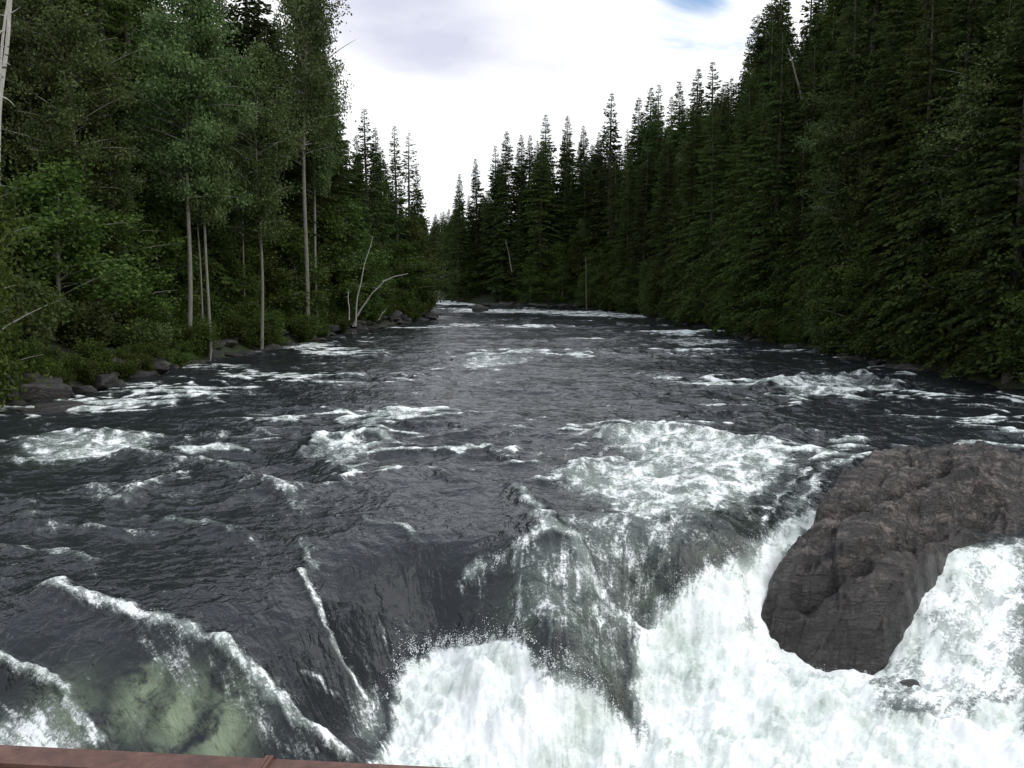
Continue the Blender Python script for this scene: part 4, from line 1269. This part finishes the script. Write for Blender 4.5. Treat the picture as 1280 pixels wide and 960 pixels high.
trunk_obj('dead_tree', [P3(733, 388, 150), P3(733, 360, 150), P3(732, 320, 150)], 0.12, 0.08, 'lone thin upright trunk at the foot of the far forest wall', 'tree trunk', 'bark', 2, 7)
trunk_obj('dead_tree', [P3(640, 340, 160), P3(636, 318, 160), P3(632, 300, 160)], 0.08, 0.04, 'slanting pale dead stem against the dark far forest wall', 'dead tree', 'greybark', 3, 9)
trunk_obj('fallen_log', [P3(903, 312, 100), P3(935, 319, 98), P3(971, 328, 96)], 0.06, 0.09, 'grey dead log hanging slantwise across the right bank trees', 'log', 'greybark', 3, 10)
trunk_obj('dead_tree', [P3(1010, 160, 84), P3(998, 105, 84), P3(985, 60, 84)], 0.13, 0.05, 'grey leaning dead top between the great dark trees at the right', 'dead tree', 'greybark', 5, 12)
trunk_obj('dead_tree', [P3(893, 250, 108), P3(891, 225, 108), P3(888, 205, 108)], 0.14, 0.06, 'short grey snag under the middle of the right skyline', 'dead tree', 'greybark', 2, 13)
trunk_obj('dead_branch', [P3(1020, 432, 73), P3(1014, 422, 73), P3(1011, 412, 73)], 0.07, 0.04, 'pale broken branch end at the right waterline', 'branch', 'dead', 0, 14)

# shrubs
rs = random.Random(77)
def shrubs(n, ylo, yhi, side, dmin, dmax, kinds, label, group, slo, shi, seed):
    r = random.Random(seed)
    for k in range(n):
        y = ylo + (yhi - ylo) * (k + r.random()) / n
        off = r.uniform(dmin, dmax)
        x = float(bankL(np.array([y]))[0]) - off if side == 'L' else float(bankR(np.array([y]))[0]) + off
        s = r.uniform(slo, shi)
        tree(kinds[r.randrange(len(kinds))], 'shrub', x, y, gz(x, y) - 0.1, (s, s, s * r.uniform(.8, 1.2)), r.uniform(0, 6.28), label, 'shrub', group, ('stem', 'foliage'))


shrubs(60, 38, 62, 'L', 0.9, 13, SHR + SHRD, 'green shrub covering the near slope of the left bank', 'shrubs on the near left slope', 0.7, 1.4, 1)
shrubs(84, 56, 132, 'L', 0.1, 3.5, SHR, 'low bright green shrub along the left waterline', 'shrubs along the left waterline', 0.5, 1.0, 2)
shrubs(46, 39, 64, 'L', -0.1, 1.6, SHR, 'small green shrub right at the water edge of the near left bank', 'small shrubs at the near left water edge', 0.3, 0.6, 21)
shrubs(16, 38, 54, 'L', 12, 20, SHR, 'pale green shrub high on the grassy left slope', 'shrubs high on the left slope', 0.5, 0.9, 5)
shrubs(56, 40, 155, 'R', -0.2, 2.0, SHRD + SHR, 'dark shrub trailing into the water under the right bank', 'shrubs on the right waterline', 0.6, 1.2, 3)

# ------------------------------------------------------------------ bridge with its painted steel rail
m, t, p, out = new_mat('rust_red_paint')
tcn = N(t, 'ShaderNodeTexCoord')
n1 = noise(t, 30, 7, 0.7, 0.4, tcn.outputs['Object']); n2 = noise(t, 220, 3, 0.6, 0, tcn.outputs['Object'])
c = ramp(t, n1.outputs['Fac'], [(0.35, (0.06, 0.026, 0.018)), (0.55, (0.115, 0.052, 0.036)), (0.72, (0.17, 0.085, 0.062))])
t.links.new(c, p.inputs['Base Color']); p.inputs['Roughness'].default_value = 0.6
bp = N(t, 'ShaderNodeBump'); bp.inputs['Strength'].default_value = 0.4; bp.inputs['Distance'].default_value = 0.002
t.links.new(n2.outputs['Fac'], bp.inputs['Height']); t.links.new(bp.outputs[0], p.inputs['Normal'])
M['rail'] = m
m, t, p, out = new_mat('weathered_planks')
n1 = noise(t, 6, 5, 0.6, 0.2)
t.links.new(ramp(t, n1.outputs['Fac'], [(0.3, (0.10, 0.085, 0.07)), (0.7, (0.22, 0.19, 0.16))]), p.inputs['Base Color']); p.inputs['Roughness'].default_value = 0.85
M['plank'] = m


def beam(name, a, b, w, h, mat, parent, bev=0.004):
    """a box beam from a to b (top centre line), width w, height h downwards, bevelled"""
    import bmesh
    a = Vector(a); b = Vector(b); d = (b - a); L = d.length; d.normalize()
    s = d.cross(Vector((0, 0, 1))).normalized(); u = s.cross(d)
    bm = bmesh.new(); bmesh.ops.create_cube(bm, size=1.0)
    for v in bm.verts:
        c = v.co.copy()
        v.co = a + d * ((c.x + .5) * L) + s * (c.y * w) + u * ((c.z - .5) * h)
    bmesh.ops.bevel(bm, geom=bm.edges[:], offset=bev, segments=2, affect='EDGES')
    me = bpy.data.meshes.new(name); bm.to_mesh(me); bm.free()
    return link(name, me, M[mat], parent)


bridge = bpy.data.objects.new('footbridge', None); COL.objects.link(bridge)
tag(bridge, 'bridge with rust red painted steel rail along the bottom left edge of the view', 'bridge')
rl0 = at_d(0, 934, 1.0); rl1 = at_d(334, 951, 0.963)
dv = (rl1 - rl0); dv /= dv[0]
def rp(x): return tuple(rl0 + dv * (x - rl0[0]) + np.array([0, -0.014, 0]))
beam('rail', rp(-4.0), rp(rl1[0] - 0.0045), 0.030, 0.045, 'rail', bridge)
beam('rail', rp(rl1[0] + 0.0045), rp(4.0), 0.030, 0.045, 'rail', bridge)
beam('splice_plate', tuple(np.array(rp(rl1[0] - 0.05)) - np.array([0, 0, 0.010])), tuple(np.array(rp(rl1[0] + 0.05)) - np.array([0, 0, 0.010])), 0.020, 0.03, 'rail', bridge, 0.002)
for xx in (-3.6, -1.9, 1.9, 3.6):
    q = rp(xx)
    beam('post', (q[0] - 0.03, q[1], q[2] - 0.047), (q[0] + 0.03, q[1], q[2] - 0.047), 0.06, 1.25, 'rail', bridge)
for zz in (0.45, 0.8):
    beam('lower_rail', tuple(np.array(rp(-4)) - np.array([0, 0.036, zz])), tuple(np.array(rp(4)) - np.array([0, 0.036, zz])), 0.01, 0.06, 'rail', bridge)
beam('deck', (-26, -1.4, 4.35), (26, -1.4, 4.35), 4.5, 0.25, 'plank', bridge, 0.02)

print('fill counts', cnt, 'objects', len(bpy.data.objects), 'water verts', len(wme.vertices))
